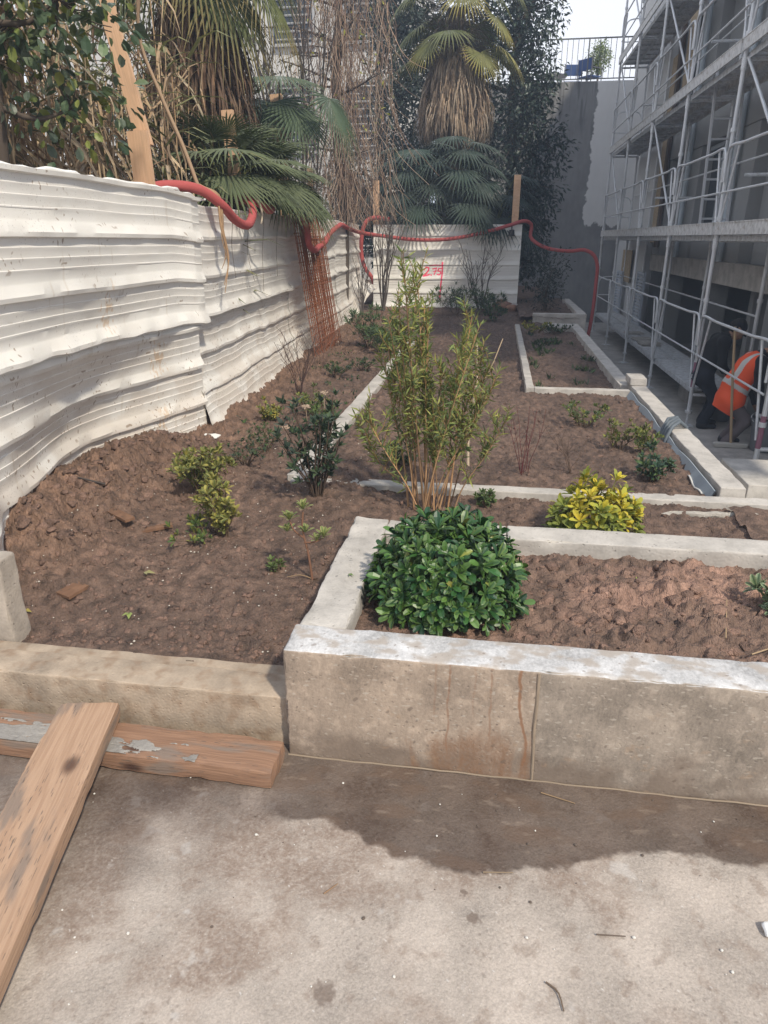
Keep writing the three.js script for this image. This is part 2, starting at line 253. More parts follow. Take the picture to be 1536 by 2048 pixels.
// ---------------------------------------------------------------- concrete planters and kerbs
// face of the near planter: stained shuttered concrete unrolled from the foot (v = 0) over the front arris onto the top
const wallW = 2.9, wallV = 0.62;
const faceTex = colourTex(1792, 384, (u, v) => {
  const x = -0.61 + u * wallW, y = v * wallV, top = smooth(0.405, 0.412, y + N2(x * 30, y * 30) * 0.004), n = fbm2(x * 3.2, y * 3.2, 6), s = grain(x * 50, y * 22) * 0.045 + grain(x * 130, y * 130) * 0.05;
  const k = 0.27 + n * 0.11 + s + smooth(0.1, 0.5, fbm2(x * 9 + 4, y * 9, 4)) * 0.07; let c = [k * 1.12, k * 0.89, k * 0.7];
  if (x > 0.19) c = mix3(c, [k * 0.95, k * 0.82, k * 0.69], 0.7);
  const scratch = smooth(0.66, 0.8, N2(x * 24 + y * 11, y * 55)); c = mix3(c, [0.47, 0.42, 0.36], scratch * 0.5);
  const damp = smooth(0.12, 0.02, y + fbm2(x * 4, y * 4, 4) * 0.13); c = mix3(c, [0.16, 0.12, 0.092], damp * 0.75);
  const fan = smooth(0.06, -0.04, Math.abs(x - 0.02) - 0.17 + y * 0.5 + fbm2(x * 14, y * 3, 5) * 0.16) * smooth(0.22, 0.1, y); const fs = clamp(0.66 + 0.5 * fbm2(x * 20, y * 4, 4) + 0.3 * grain(x * 55, y * 40)); c = mix3(c, [0.21, 0.118, 0.068], fan * 0.9 * fs);
  for (const [dx, w, e, st] of [[0.135, 0.0045, 0.05, 0.85], [0.05, 0.003, 0.13, 0.45], [-0.078, 0.003, 0.06, 0.6], [-0.12, 0.003, 0.2, 0.3], [0.0, 0.003, 0.22, 0.25]]) { const path = dx + 0.004 * N2(3 + dx * 20, y * 9) + (dx === 0.135 ? 0.03 * smooth(0.3, 0.12, y) : 0), d = Math.abs(x - path), r = smooth(w * 1.6, w * 0.3, d + N2(x * 60, y * 30) * 0.002) * smooth(e - 0.02, e + 0.03, y); c = mix3(c, [0.23, 0.115, 0.06], r * st); }
  const ochre = smooth(0.38, 0.55, fbm2(x * 5 + 31, y * 7, 4)) * smooth(0.3, 0.0, Math.abs(y - 0.08) - 0.06); c = mix3(c, [0.36, 0.24, 0.15], ochre * 0.3 * clamp(0.6 + N2(x * 40, y * 40)));
  const pock = smooth(0.74, 0.86, N2(x * 26, y * 26 + 9)) * smooth(-0.1, 0.4, N2(x * 3, y * 3)); c = mix3(c, [0.13, 0.1, 0.08], pock * 0.6);
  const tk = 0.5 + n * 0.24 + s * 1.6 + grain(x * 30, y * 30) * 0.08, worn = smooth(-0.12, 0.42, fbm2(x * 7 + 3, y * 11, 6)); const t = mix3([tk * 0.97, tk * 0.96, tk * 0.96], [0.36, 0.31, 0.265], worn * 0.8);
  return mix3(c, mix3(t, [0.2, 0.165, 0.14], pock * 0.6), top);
}, false);
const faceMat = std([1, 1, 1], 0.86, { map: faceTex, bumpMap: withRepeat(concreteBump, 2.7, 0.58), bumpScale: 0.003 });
const kerbTex = colourTex(512, 512, ((a, b) => (u, v) => { const n = a(u, v), m = smooth(-0.05, 0.4, b(u, v)), k = 0.36 + n * 0.13 + cP(u, v) * 0.02; let c = mix3([k * 1.02, k * 0.97, k * 0.92], [0.22, 0.15, 0.1], m * 0.4 * (0.7 + 0.5 * cQ(u, v))); return mix3(c, [0.12, 0.085, 0.06], smooth(0.3, 0.75, b(v, u)) * 0.4); })(tileable((x, y) => fbm2(x * 1.3, y * 1.3, 6), 4), tileable((x, y) => fbm2(x * 2 + 9, y * 2, 5), 4)));
const unroll = (ztop) => (x, y, z, n, i) => { const up = n.getY(i) > 0.6; return [(x + 0.61) / wallW, (up ? 0.41 + Math.max(0, ztop - z) : n.getZ(i) < -0.5 ? y * 0.8 : Math.min(y, 0.403)) / wallV]; };
{
  const t = thing('concrete_planter', 'long shuttered concrete planter with rust streaks holding the round variegated bush', 'planter');
  const W = { seg: 0.03, r: 0.009, rough: 0.004, chip: 0.016 };
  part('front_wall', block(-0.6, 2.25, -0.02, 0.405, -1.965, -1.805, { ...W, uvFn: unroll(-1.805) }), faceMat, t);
  const pale = std([1, 1, 1], 0.9, { map: concreteTex, bumpMap: concreteBump, bumpScale: 0.006 });
  part('side_wall', block(-0.585, -0.43, 0.0, 0.4, -2.95, -1.967, { ...W, rough: 0.012 }), pale, t);
  part('back_wall', block(-0.428, 0.1, 0.0, 0.4, -2.945, -2.785, { ...W, rough: 0.01 }), pale, t);
  part('back_wall', block(0.103, 2.25, 0.0, 0.405, -2.945, -2.79, W), concretePale, t);
  // bead of joint filler where the two pours meet
  part('joint', limb([[0.186, 0.398, -1.806], [0.188, 0.3, -1.806], [0.187, 0.2, -1.8055], [0.191, 0.1, -1.806], [0.194, 0.0, -1.8055]], 0.006, 0.005, 6, 10), std([0.62, 0.52, 0.42], 0.9, { map: concreteTex }), t);
  const foot = []; for (let i = 0; i <= 50; i++) { const x = lerp(-0.6, 2.2, i / 50); foot.push([x, 0.0025 + N2(x * 4, 3) * 0.0015, -1.801 + N2(x * 9, 1) * 0.003]); } part('foot_fillet', limb(foot, 0.0032, 0.0032, 6, 2), std([0.6, 0.5, 0.4], 0.9, { map: concreteTex }), t);
}
{
  const k = thing('concrete_kerb', 'low stained concrete kerb with a stepped back edge behind the planks', 'kerb');
  part('kerb', block(-3.4, -0.602, -0.02, 0.19, -1.985, -1.85, { seg: 0.03, rough: 0.005, chip: 0.016, }), std([0.95, 0.8, 0.64], 0.88, { map: kerbTex, bumpMap: concreteBump, bumpScale: 0.005 }), k);
  part('step', block(-3.4, -0.602, -0.02, 0.172, -2.06, -1.987, { seg: 0.04, rough: 0.003 }), std([0.95, 0.8, 0.64], 0.9, { map: kerbTex }), k);
  single('concrete_pier', block(-2.75, -1.745, -0.1, 0.5, -2.17, -2.064, { seg: 0.03, r: 0.014, rough: 0.008, chip: 0.02 }), std([0.82, 0.76, 0.7], 0.9, { map: concreteTex, bumpMap: concreteBump, bumpScale: 0.005 }), 'short rough concrete pier at the end of the kerb below the fence', 'pier');
}
const wallThing = (label, geo, mat = concretePale, name = 'garden_wall', group) => single(name, geo, mat, label, 'garden wall', group);
wallThing('low pale concrete wall crossing the soil behind the yellow bush', block(-1.12, 2.4, 0.05, 0.3, -3.79, -3.69, { seg: 0.04, rough: 0.004, chip: 0.012 }));
wallThing('low pale concrete wall running to the back fence between two soil beds', block(-1.17, -1.055, 0.05, 0.3, -9.6, -3.795, { seg: 0.06, rough: 0.006, chip: 0.016 }));
{
  const w = thing('garden_wall', 'concrete retaining wall with blue membrane edge above the sunken work floor', 'garden wall');
  part('coping', block(1.25, 1.385, -0.9, 0.35, -6.72, -3.795, { seg: 0.06, rough: 0.005 }), concretePale, w);
  // strip of studded membrane standing at the soil side
  const top = [], bot = []; for (let i = 0; i <= 60; i++) { const z = lerp(-3.82, -6.6, i / 60); top.push([1.236 + N2(i * 0.08, 2) * 0.004, 0.322 + N2(i * 0.07, 1) * 0.012, z]); bot.push([1.205 + N2(i * 0.09, 5) * 0.008, 0.255 + N2(i * 0.17, 9) * 0.02, z]); }
  const pos = []; const quad = (a, b, c, d) => pos.push(...a, ...b, ...c, ...a, ...c, ...d);
  for (let i = 0; i < 60; i++) { const o = ([x, y, z]) => [x - 0.006, y, z]; quad(top[i], top[i + 1], bot[i + 1], bot[i]); quad(o(top[i]), o(bot[i]), o(bot[i + 1]), o(top[i + 1])); quad(top[i], o(top[i]), o(top[i + 1]), top[i + 1]); }
  const g = new THREE.BufferGeometry(); g.setAttribute('position', new THREE.Float32BufferAttribute(pos, 3)); g.computeVertexNormals();
  const mm = part('membrane', metreUV(g), std([0.3, 0.34, 0.37], 0.6), w);
  part('membrane_edge', tube(bot.map(([x, y, z]) => V(x - 0.006, y + 0.006, z)), 0.006, 5, 2), std([0.62, 0.6, 0.56], 0.8), mm);
}
wallThing('pale block upstand standing on the end of the retaining wall', block(1.24, 1.385, 0.352, 0.42, -6.86, -6.6, { seg: 0.04, rough: 0.006 }));
wallThing('narrow pale kerb between the long middle bed and the grassy corner bed', block(0.31, 0.385, 0.1, 0.33, -11.6, -6.5, { seg: 0.08, rough: 0.005 }));
wallThing('narrow pale kerb closing the near end of the grassy corner bed', block(0.387, 1.235, 0.1, 0.325, -6.58, -6.5, { seg: 0.06, rough: 0.004 }));
wallThing('pale concrete edge along the outer side of the grassy corner bed', block(1.17, 1.3, -0.9, 0.335, -11.2, -6.73, { seg: 0.08, rough: 0.01 }));
wallThing('broad pale concrete slab closing the far end of the grassy corner bed', block(0.75, 1.3, -0.5, 0.335, -11.75, -11.205, { seg: 0.08, rough: 0.006 }));
wallThing('low concrete wall of the dark corner bed beyond the back fence', block(0.62, 1.5, -0.5, 0.42, -12.55, -12.42, { seg: 0.08 }));
wallThing('concrete side wall of the dark corner bed beside the scaffold foot', block(1.36, 1.5, -0.5, 0.425, -15.6, -12.553, { seg: 0.1 }));
struct('corner_soil', soilSheet(span(0.4, 1.38, 0.04), span(-16.4, -12.4, 0.06), (x, z) => soilHeight(x, z) + 0.1, () => [1, 1, 1]), soilMat);
// felt that peeps out of the soil by the cross wall
{
  const pts = []; for (let i = 0; i <= 26; i++) { const x = lerp(0.92, 2.3, i / 26); pts.push([x, 0.235 + 0.035 * Math.sin(Math.min(1, i / 5) * 1.5) * (1 - i / 60) + N2(i * 0.6, 3) * 0.006, -3.6 + 0.02 * N2(i * 0.3, 8)]); }
  single('felt_strip', limb(pts, 0.02, 0.016, 7, 2).scale(1, 1, 1), std([0.56, 0.52, 0.46], 0.95, { bumpMap: soilBump, bumpScale: 0.01 }), 'rolled edge of pale felt half buried in soil by the cross wall', 'felt');
}

// ---------------------------------------------------------------- white sheet-metal fence on the left
const rib = [[0, 0], [0.008, 0.001], [0.014, 0.022], [0.034, 0.025], [0.082, 0.003], [0.092, 0], [0.134, 0], [0.14, 0.0025], [0.146, 0.0025], [0.148, 0], [0.184, 0], [0.19, 0.0025], [0.196, 0.0025], [0.198, 0], [0.232, 0], [0.238, 0.0025], [0.244, 0.0025], [0.246, 0]];
function sheetProfile(h, lip = 0) { const l = []; for (let b = 0; b * 0.275 < h; b++) for (const [y, d] of rib) if (b * 0.275 + y < h) l.push([b * 0.275 + y, d]); l.push([h, 0]); if (lip) l.push([h + 0.004, -lip]); return l; }
// a corrugated sheet: along(s) for s in 0..len gives a point of its foot and the outward direction; the skin has two sides 2 mm apart
function corrugated(len, step, prof, at) {
  const nu = Math.ceil(len / step) + 1, nv = prof.length, pos = [], uv = [];
  const grid = []; for (let k = 0; k < 2; k++) for (let i = 0; i < nu; i++) for (let j = 0; j < nv; j++) grid.push(at(len * i / (nu - 1), prof[j][0], prof[j][1] - k * 0.0025, j / (nv - 1)));
  const G = (k, i, j) => grid[(k * nu + i) * nv + j], quad = (a, b, c, d) => { for (const p of [a, b, c, a, c, d]) { pos.push(p[0], p[1], p[2]); uv.push(p[3], p[4]); } };
  for (let i = 0; i < nu - 1; i++) for (let j = 0; j < nv - 1; j++) { quad(G(0, i, j), G(0, i + 1, j), G(0, i + 1, j + 1), G(0, i, j + 1)); quad(G(1, i, j), G(1, i, j + 1), G(1, i + 1, j + 1), G(1, i + 1, j)); }
  for (let i = 0; i < nu - 1; i++) { quad(G(0, i, 0), G(1, i, 0), G(1, i + 1, 0), G(0, i + 1, 0)); quad(G(0, i, nv - 1), G(0, i + 1, nv - 1), G(1, i + 1, nv - 1), G(1, i, nv - 1)); }
  for (let j = 0; j < nv - 1; j++) { quad(G(0, 0, j), G(0, 0, j + 1), G(1, 0, j + 1), G(1, 0, j)); quad(G(0, nu - 1, j), G(1, nu - 1, j), G(1, nu - 1, j + 1), G(0, nu - 1, j + 1)); }
  let g = new THREE.BufferGeometry(); g.setAttribute('position', new THREE.Float32BufferAttribute(pos, 3)); g.setAttribute('uv', new THREE.Float32BufferAttribute(uv, 2));
  return toCreasedNormals(g, 0.5);
}
const sheetPaint = (L, y0, y1, seed, near) => colourTex(near ? 1100 : 1536, near ? 730 : 384, (u, v) => {
  const x = u * L + seed, y = y0 + v * (y1 - y0), n = fbm2(x * 0.9, y * 1.8, 4), k = 0.8 + n * 0.04; let c = [k, k * 0.97, k * 0.91];
  const low = smooth(1.3, 0.3, y), film = smooth(-0.05, 0.45, fbm2(x * 1.7 + 3, y * 3 + 1, 5) + low * 0.32); c = mix3(c, [0.56, 0.48, 0.4], film * (0.1 + low * 0.4));
  const spl = smooth(0.66, 0.78, N2(x * 26 + N2(x * 7, y * 7), y * 19)) * smooth(0.1, 0.45, fbm2(x * 2.2, y * 2.2 + 7, 3) + low * 0.42); c = mix3(c, [0.3, 0.22, 0.16], spl * 0.8);
  const dot = smooth(0.8, 0.88, N2(x * 70, y * 46)) * smooth(0.0, 0.4, fbm2(x * 1.5 + 9, y * 2, 3) + low * 0.3); c = mix3(c, [0.2, 0.15, 0.12], dot * 0.75);
  const drip = smooth(0.6, 0.8, N2(x * 13, y * 1.2)) * smooth(0.2, 0.5, N2(x * 3.1 + 5, y * 2.2)); c = mix3(c, [0.55, 0.47, 0.37], drip * 0.3);
  if (near) for (const [rx, ry, r] of [[2.17, 0.83, 0.07], [2.2, 0.4, 0.05], [1.6, 1.2, 0.05], [0.3, 1.62, 0.03]]) { const d = Math.hypot((x - rx) * 0.9, (y - ry) * 0.5) + fbm2(x * 22, y * 12, 4) * 0.14; c = mix3([0.6, 0.4, 0.22], c, smooth(-0.02, r, d) * 0.6 + 0.4); }
  const scr = smooth(0.9, 0.97, N2(x * 3 + y * 40, x * 26 - y * 5)); return mix3(c, [0.5, 0.49, 0.47], scr * 0.5);
}, false);
const nearSheet = std([1, 1, 1], 0.42, { map: sheetPaint(2.9, 0.1, 1.95, 0, true) }), farSheet = std([1, 1, 1], 0.42, { map: sheetPaint(10.2, 0.1, 1.95, 31, false) });
const fenceX = (z) => (z > -5 ? -2.17 - 0.006 * (z + 5) : -2.2 + (z + 5) * 0.062);
{
  const f = thing('sheet_fence', 'long dented white corrugated metal fence splashed with mud beside the soil', 'fence');
  const crease = (z, y) => N2(z * 0.42 + 3, y * 0.5) * 0.02 + Math.max(0, N2(z * 1.3, y * 1.2 + 5) - 0.6) * 0.03;
  // lower near sheet: pushed back in the middle, its free end flaring out over the next sheet
  part('sheet', corrugated(2.75, 0.035, sheetProfile(0.96), (s, h, d, t) => {
    const z = -2.3 - s, y = 0.14 + h, bulge = Math.exp(-Math.pow((z + 3.75) / 0.75, 2)) * smooth(1.3, 0.5, y) * 0.24, flare = smooth(-4.5, -5.05, z) * 0.05, inn = smooth(-2.75, -2.3, z) * 0.2;
    const dent = h < 0.96 ? 0 : N2(z * 6, 2) * 0.012;
    return [fenceX(z) - bulge + flare + inn + d * (1 + 0.3 * N2(z * 3, h * 3)) + crease(z, y), y + N2(z * 0.9, Math.round(h / 0.275) * 0.3 + 0.5) * 0.005 * (h > 0.02 ? 1 : 2.5) + dent, z, s / 2.9, (y - 0.1) / 1.85];
  }), nearSheet, f);
  // upper near sheet hangs over the lower one with a crumpled hem
  part('sheet', corrugated(2.9, 0.035, sheetProfile(0.86, 0.05), (s, h, d, t) => {
    const z = -2.25 - s, hem = 1 - smooth(0, 0.1, h), y = 1.04 + h - hem * (0.01 + 0.007 * N2(z * 3, 4)) - 0.03 * smooth(-4.6, -5.15, z), bulge = Math.exp(-Math.pow((z + 3.75) / 0.75, 2)) * smooth(1.6, 0.95, y) * 0.1, inn = smooth(-2.75, -2.3, z) * 0.12;
    return [fenceX(z) + 0.035 - bulge + inn + hem * (0.02 + 0.006 * N2(z * 4, 1)) + smooth(-4.7, -5.15, z) * 0.04 + d * (1 + 0.3 * N2(z * 3, h * 4)) + crease(z, y) * 0.8 + (t > 0.97 ? N2(z * 4, 7) * 0.015 : 0), y + N2(z * 0.9, Math.round(h / 0.275) * 0.3 + 9.5) * 0.005, z, Math.min(1, s / 2.9), (y - 0.1) / 1.85];
  }), nearSheet, f);
  // the sheets beyond, two courses, three lengths
  const lengths = [[-4.95, -8.3], [-8.2, -11.7], [-11.6, -14.85]];
  lengths.forEach(([za, zb], k) => {
    const L = za - zb;
    part('sheet', corrugated(L, 0.06, sheetProfile(0.9), (s, h, d) => {
      const z = za - s, lift = k === 2 ? smooth(-13.1, -14.5, z) * 0.42 * (1 - h / 0.9) : 0, curl = k === 2 ? smooth(-13.2, -14.8, z) * 0.24 * smooth(0.55, 0.0, h) : 0, y = 0.2 + h + lift;
      return [fenceX(z) + curl + 0.012 * k % 2 + d * (1 + 0.2 * N2(z * 4, h * 3)) + crease(z + 20, y) * 0.9 + 0.1 * smooth(0.5, 0, h), y + N2(z * 1.6, k) * 0.012, z, clamp((-4.9 - z) / 10.2), (y - 0.1) / 1.85];
    }), farSheet, f);
    part('sheet', corrugated(L, 0.06, sheetProfile(0.8, 0.04), (s, h, d) => {
      const z = za + 0.02 - s, hem = 1 - smooth(0, 0.08, h), y = 1.05 + h - 0.02 * smooth(-4.95, -5.4, z) + 0.012 * k;
      return [fenceX(z) + 0.022 + hem * 0.016 + d * (1 + 0.2 * N2(z * 4, h * 3 + 3)) + crease(z + 20, y) * 0.7, y + N2(z * 1.3, k + 5) * 0.014, z, clamp((-4.9 - z) / 10.2), (y - 0.1) / 1.85];
    }), farSheet, f);
  });
  // crumpled upper edge trim of the near sheets
  const lip = []; for (let i = 0; i <= 40; i++) { const z = lerp(-2.3, -5.6, i / 40); lip.push([fenceX(z) - 0.012 + N2(i * 0.5, 3) * 0.012, 1.906 + N2(i * 0.4, 1) * 0.012 - 0.03 * smooth(-4.9, -5.6, z), z]); }
  part('top_lip', limb(lip, 0.012, 0.008, 6, 2), std([0.78, 0.77, 0.75], 0.4), f);
}
// ---- back fence with its sprayed mark
{
  const cv = document.createElement('canvas'); cv.width = 1280; cv.height = 704; const c = cv.getContext('2d');
  c.fillStyle = '#e6e4de'; c.fillRect(0, 0, 1280, 704); const r = rngOf(77);
  for (let i = 0; i < 900; i++) { const y = r() * 704; c.fillStyle = `rgba(${110 + r() * 60 | 0},${96 + r() * 50 | 0},${80 + r() * 40 | 0},${0.05 + r() * 0.3 * (y > 560 ? 1.6 : 0.7)})`; c.fillRect(r() * 1280, y, 1 + r() * 6, 1 + r() * 3); }
  for (let i = 0; i < 60; i++) { c.fillStyle = `rgba(120,112,100,${0.03 + r() * 0.05})`; c.fillRect(r() * 1280, r() * 704, 30 + r() * 260, 4 + r() * 30); }
  c.strokeStyle = '#ff4468'; c.lineCap = 'round'; c.lineJoin = 'round';
  const stroke = (w, pts) => { for (let k = 0; k < 3; k++) { c.globalAlpha = 0.5; c.lineWidth = w * (0.7 + r() * 0.5); c.beginPath(); pts.forEach(([x, y], i) => (i ? c.lineTo(x + r() * 3, y + r() * 3) : c.moveTo(x + r() * 3, y + r() * 3))); c.stroke(); } c.globalAlpha = 1; };
  // 2.75 and the level mark beside it
  stroke(13, [[452, 372], [470, 352], [492, 356], [492, 378], [470, 404], [448, 424], [478, 418], [498, 412]]);
  stroke(12, [[514, 414], [518, 416]]);
  stroke(10, [[528, 366], [560, 360], [554, 384], [542, 412]]); stroke(7, [[534, 388], [562, 384]]);
  stroke(10, [[600, 362], [578, 366], [574, 384], [594, 386], [600, 402], [586, 416], [570, 412]]);
  stroke(8, [[500, 336], [560, 334], [612, 336]]); stroke(12, [[612, 312], [612, 400], [606, 500], [598, 620]]);
  for (let i = 0; i < 260; i++) { c.fillStyle = `rgba(255,68,104,${0.1 + r() * 0.3})`; c.beginPath(); c.arc(440 + r() * 190, 300 + r() * 150, r() * 2, 0, 7); c.fill(); }
  const t = new THREE.CanvasTexture(cv); t.colorSpace = THREE.SRGBColorSpace; t.magFilter = THREE.LinearFilter;
  const f = thing('sheet_fence', 'short white metal fence across the back with a sprayed red height mark', 'fence');
  const m = std([1, 1, 1], 0.4, { map: t });
  part('sheet', corrugated(2.95, 0.05, sheetProfile(1.6).map(([h, d]) => [h, d * 0.8]), (s, h, d) => { const x = -2.54 + s; return [x + 0.006 * h, 0.25 + h + N2(s * 1.2, Math.round(h / 0.275) + 0.5) * 0.006, -15 + d + fbm2(s * 0.9, h * 1.2, 3) * 0.02 - h * 0.01, s / 2.95, 1 - (1.6 - h) / 1.6]; }), m, f);
  for (const [x, top, tw, o] of [[-2.48, 2.66, 0.12, 0], [0.27, 2.73, 0.13, 0.003]]) {
    const g = box(tw, top - 0.2, 0.05, x + o, (top + 0.2) / 2, -15.075); single('fence_post', g, timber, x < 0 ? 'raw timber post behind the back fence beside the red hose bend' : 'raw timber post rising behind the back fence above the small dark lamp', 'post', 'raw timber fence posts');
  }
  single('site_lamp', merge([new THREE.CylinderGeometry(0.05, 0.06, 0.1, 12), new THREE.TorusGeometry(0.06, 0.012, 6, 14).rotateX(Math.PI / 2).translate(0, -0.05, 0), rod([0, 0.05, -0.02], [0, 0.12, -0.06], 0.012)]), darkMetal, 'small dark work lamp hooked on the back fence', 'lamp', undefined, [0.22, 1.7, -14.89]);
}
// ---- leaning boards and posts behind the left fence
function board(w, d, pts, mat = timber) { const a = V(...pts[0]), b = V(...pts[1]), l = a.distanceTo(b), g = new THREE.BoxGeometry(w, l, d, 2, 12, 1), p = g.attributes.position; for (let i = 0; i < p.count; i++) { const y = p.getY(i); p.setX(i, p.getX(i) + N2(y * 3, 4) * 0.004); } g.computeVertexNormals(); const h = g.toNonIndexed(), q = h.attributes.position, uv = h.attributes.uv; for (let i = 0; i < q.count; i++) uv.setXY(i, q.getY(i) / 2.2, (q.getX(i) + q.getZ(i)) / 0.3); h.applyQuaternion(new THREE.Quaternion().setFromUnitVectors(V(0, 1, 0), b.clone().sub(a).normalize())); const m = a.clone().add(b).multiplyScalar(0.5); h.translate(m.x, m.y, m.z); return h; }
{
  single('timber_board', board(0.1, 0.035, [[-2.5, 2.28, -5.03], [-2.62, 3.9, -5.1]].map((p, i) => (i ? [-2.74, 3.6, -5.12] : [-2.42, 2.18, -5.04]))), timber, 'tall leaning raw timber board lapped over a lower one above the fence', 'board');
  single('timber_board', board(0.14, 0.035, [[-2.38, 0.3, -5.0], [-2.45, 2.27, -5.0]]), timber, 'lower upright timber board with a knot, standing behind the white fence', 'board');
  single('fence_post', board(0.11, 0.045, [[-2.42, 0.3, -7.0], [-2.53, 2.69, -7.0]]), timber, 'raw timber post half hidden by bent green reed leaves', 'post', 'raw timber fence posts');
  single('fence_post', board(0.15, 0.05, [[-2.78, 0.3, -9.9], [-2.95, 3.32, -10]]), timber, 'tall raw timber post rising above the drooping fan palm leaves', 'post', 'raw timber fence posts');
  single('fence_post', board(0.07, 0.045, [[-2.66, 0.3, -10.4], [-2.66, 2.5, -10.5]]), timber, 'thin timber post behind the top of the rusty mesh', 'post', 'raw timber fence posts');
}
// ---------------------------------------------------------------- planks on the slab
function plank(L, w, t, tex, seed, warp = 0.01) {
  const g = new THREE.BoxGeometry(L, t, w, Math.round(L / 0.03), 3, 8), p = g.attributes.position;
  for (let i = 0; i < p.count; i++) { const x = p.getX(i), y = p.getY(i), z = p.getZ(i), ez = Math.abs(z) > w * 0.49, ey = Math.abs(y) > t * 0.49, ex = Math.abs(x) > L * 0.499; const c = (ez && ey ? 0.0018 + 0.007 * Math.max(0, N2(x * 9 + seed, z * 3) - 0.3) : 0) + (ex && (ey || ez) ? 0.002 : 0); p.setXYZ(i, x - (ex ? Math.sign(x) * (c + 0.008 * (N2(z * 20 + seed, y * 20) + 1) * 0.5) : 0), y - Math.sign(y) * c + warp * Math.sin(x * 1.3 + seed) + N2(x * 5, z * 8 + seed) * 0.0015, z - (ez ? Math.sign(z) * c : 0) + N2(x * 2, seed) * 0.003); }
  const h = mergeVertices((() => { const q = g.clone(); q.deleteAttribute('normal'); q.deleteAttribute('uv'); return q; })(), 1e-5); let k = toCreasedNormals(h, 0.35); const q = k.attributes.position, uv = new Float32Array(q.count * 2); for (let i = 0; i < q.count; i++) { uv[i * 2] = q.getX(i) / 2.4 + seed * 0.31; uv[i * 2 + 1] = (q.getZ(i) + q.getY(i)) / 0.34 + seed * 0.2; } k.setAttribute('uv', new THREE.BufferAttribute(uv, 2));
  return k;
}
const plankBump = greyTex(512, 128, (u, v) => 0.5 + N2(u * 12, v * 60) * 0.22 + fbm2(u * 9, v * 6, 3) * 0.3);
{
  const a = single('wooden_plank', plank(1.75, 0.155, 0.062, 1, 1, 0.003), std([1, 1, 1], 0.8, { map: plankWood[1], bumpMap: plankBump, bumpScale: 0.003 }), 'thick reddish plank smeared with grey mud lying along the kerb', 'plank', undefined, [-1.475, 0.033, -1.725]);
  a.rotation.y = -0.012;
  // dried grey slurry on its upper face
  const xs = [], hs = []; const pos = [], idx = [], uv = []; const nx = 300, nz = 40; let q = 0; const on = [];
  for (let j = 0; j <= nz; j++) for (let i = 0; i <= nx; i++) { const x = lerp(-0.85, 0.62, i / nx), z = lerp(-0.03, 0.072, j / nz), n = fbm2(x * 6 + 2, z * 22, 4); on.push(n + 0.55 - smooth(0.2, 0.6, x) * 0.75 - smooth(0.015, -0.02, z) * 0.6); pos.push(x, 0.0305 + 0.003 * Math.sin(x * 1.3 + 1) + 0.0045 * clamp(on[on.length - 1] * 7 + 0.1, -0.4, 1) + N2(x * 30, z * 30) * 0.001, z); uv.push(x, z); if (i && j) { const o = j * (nx + 1) + i; if (on[o] > -0.07 && on[o - 1] > -0.07 && on[o - nx - 1] > -0.07 && on[o - nx - 2] > -0.07) idx.push(o - nx - 2, o - 1, o - nx - 1, o - nx - 1, o - 1, o); } }
  const g = new THREE.BufferGeometry(); g.setAttribute('position', new THREE.Float32BufferAttribute(pos, 3)); g.setAttribute('uv', new THREE.Float32BufferAttribute(uv, 2)); g.setIndex(idx); g.computeVertexNormals();
  part('mud_smear', g, std([0.62, 0.62, 0.62], 0.7, { map: concreteTex, bumpMap: soilBump, bumpScale: 0.004 }), a);
  const b = single('wooden_plank', plank(1.9, 0.195, 0.06, 0, 2, 0.004), std([1, 1, 1], 0.78, { map: plankWood[0], bumpMap: plankBump, bumpScale: 0.0025 }), 'long orange plank with a dark knot lying across the reddish plank', 'plank');
  const e0 = V(-1.285, 0.105, -1.8), e1 = V(-1.285 + 0.222 * 1.9, 0.05, -1.8 + 0.973 * 1.9); b.position.copy(e0.clone().add(e1).multiplyScalar(0.5)); b.quaternion.setFromUnitVectors(V(1, 0, 0), e1.clone().sub(e0).normalize());
}
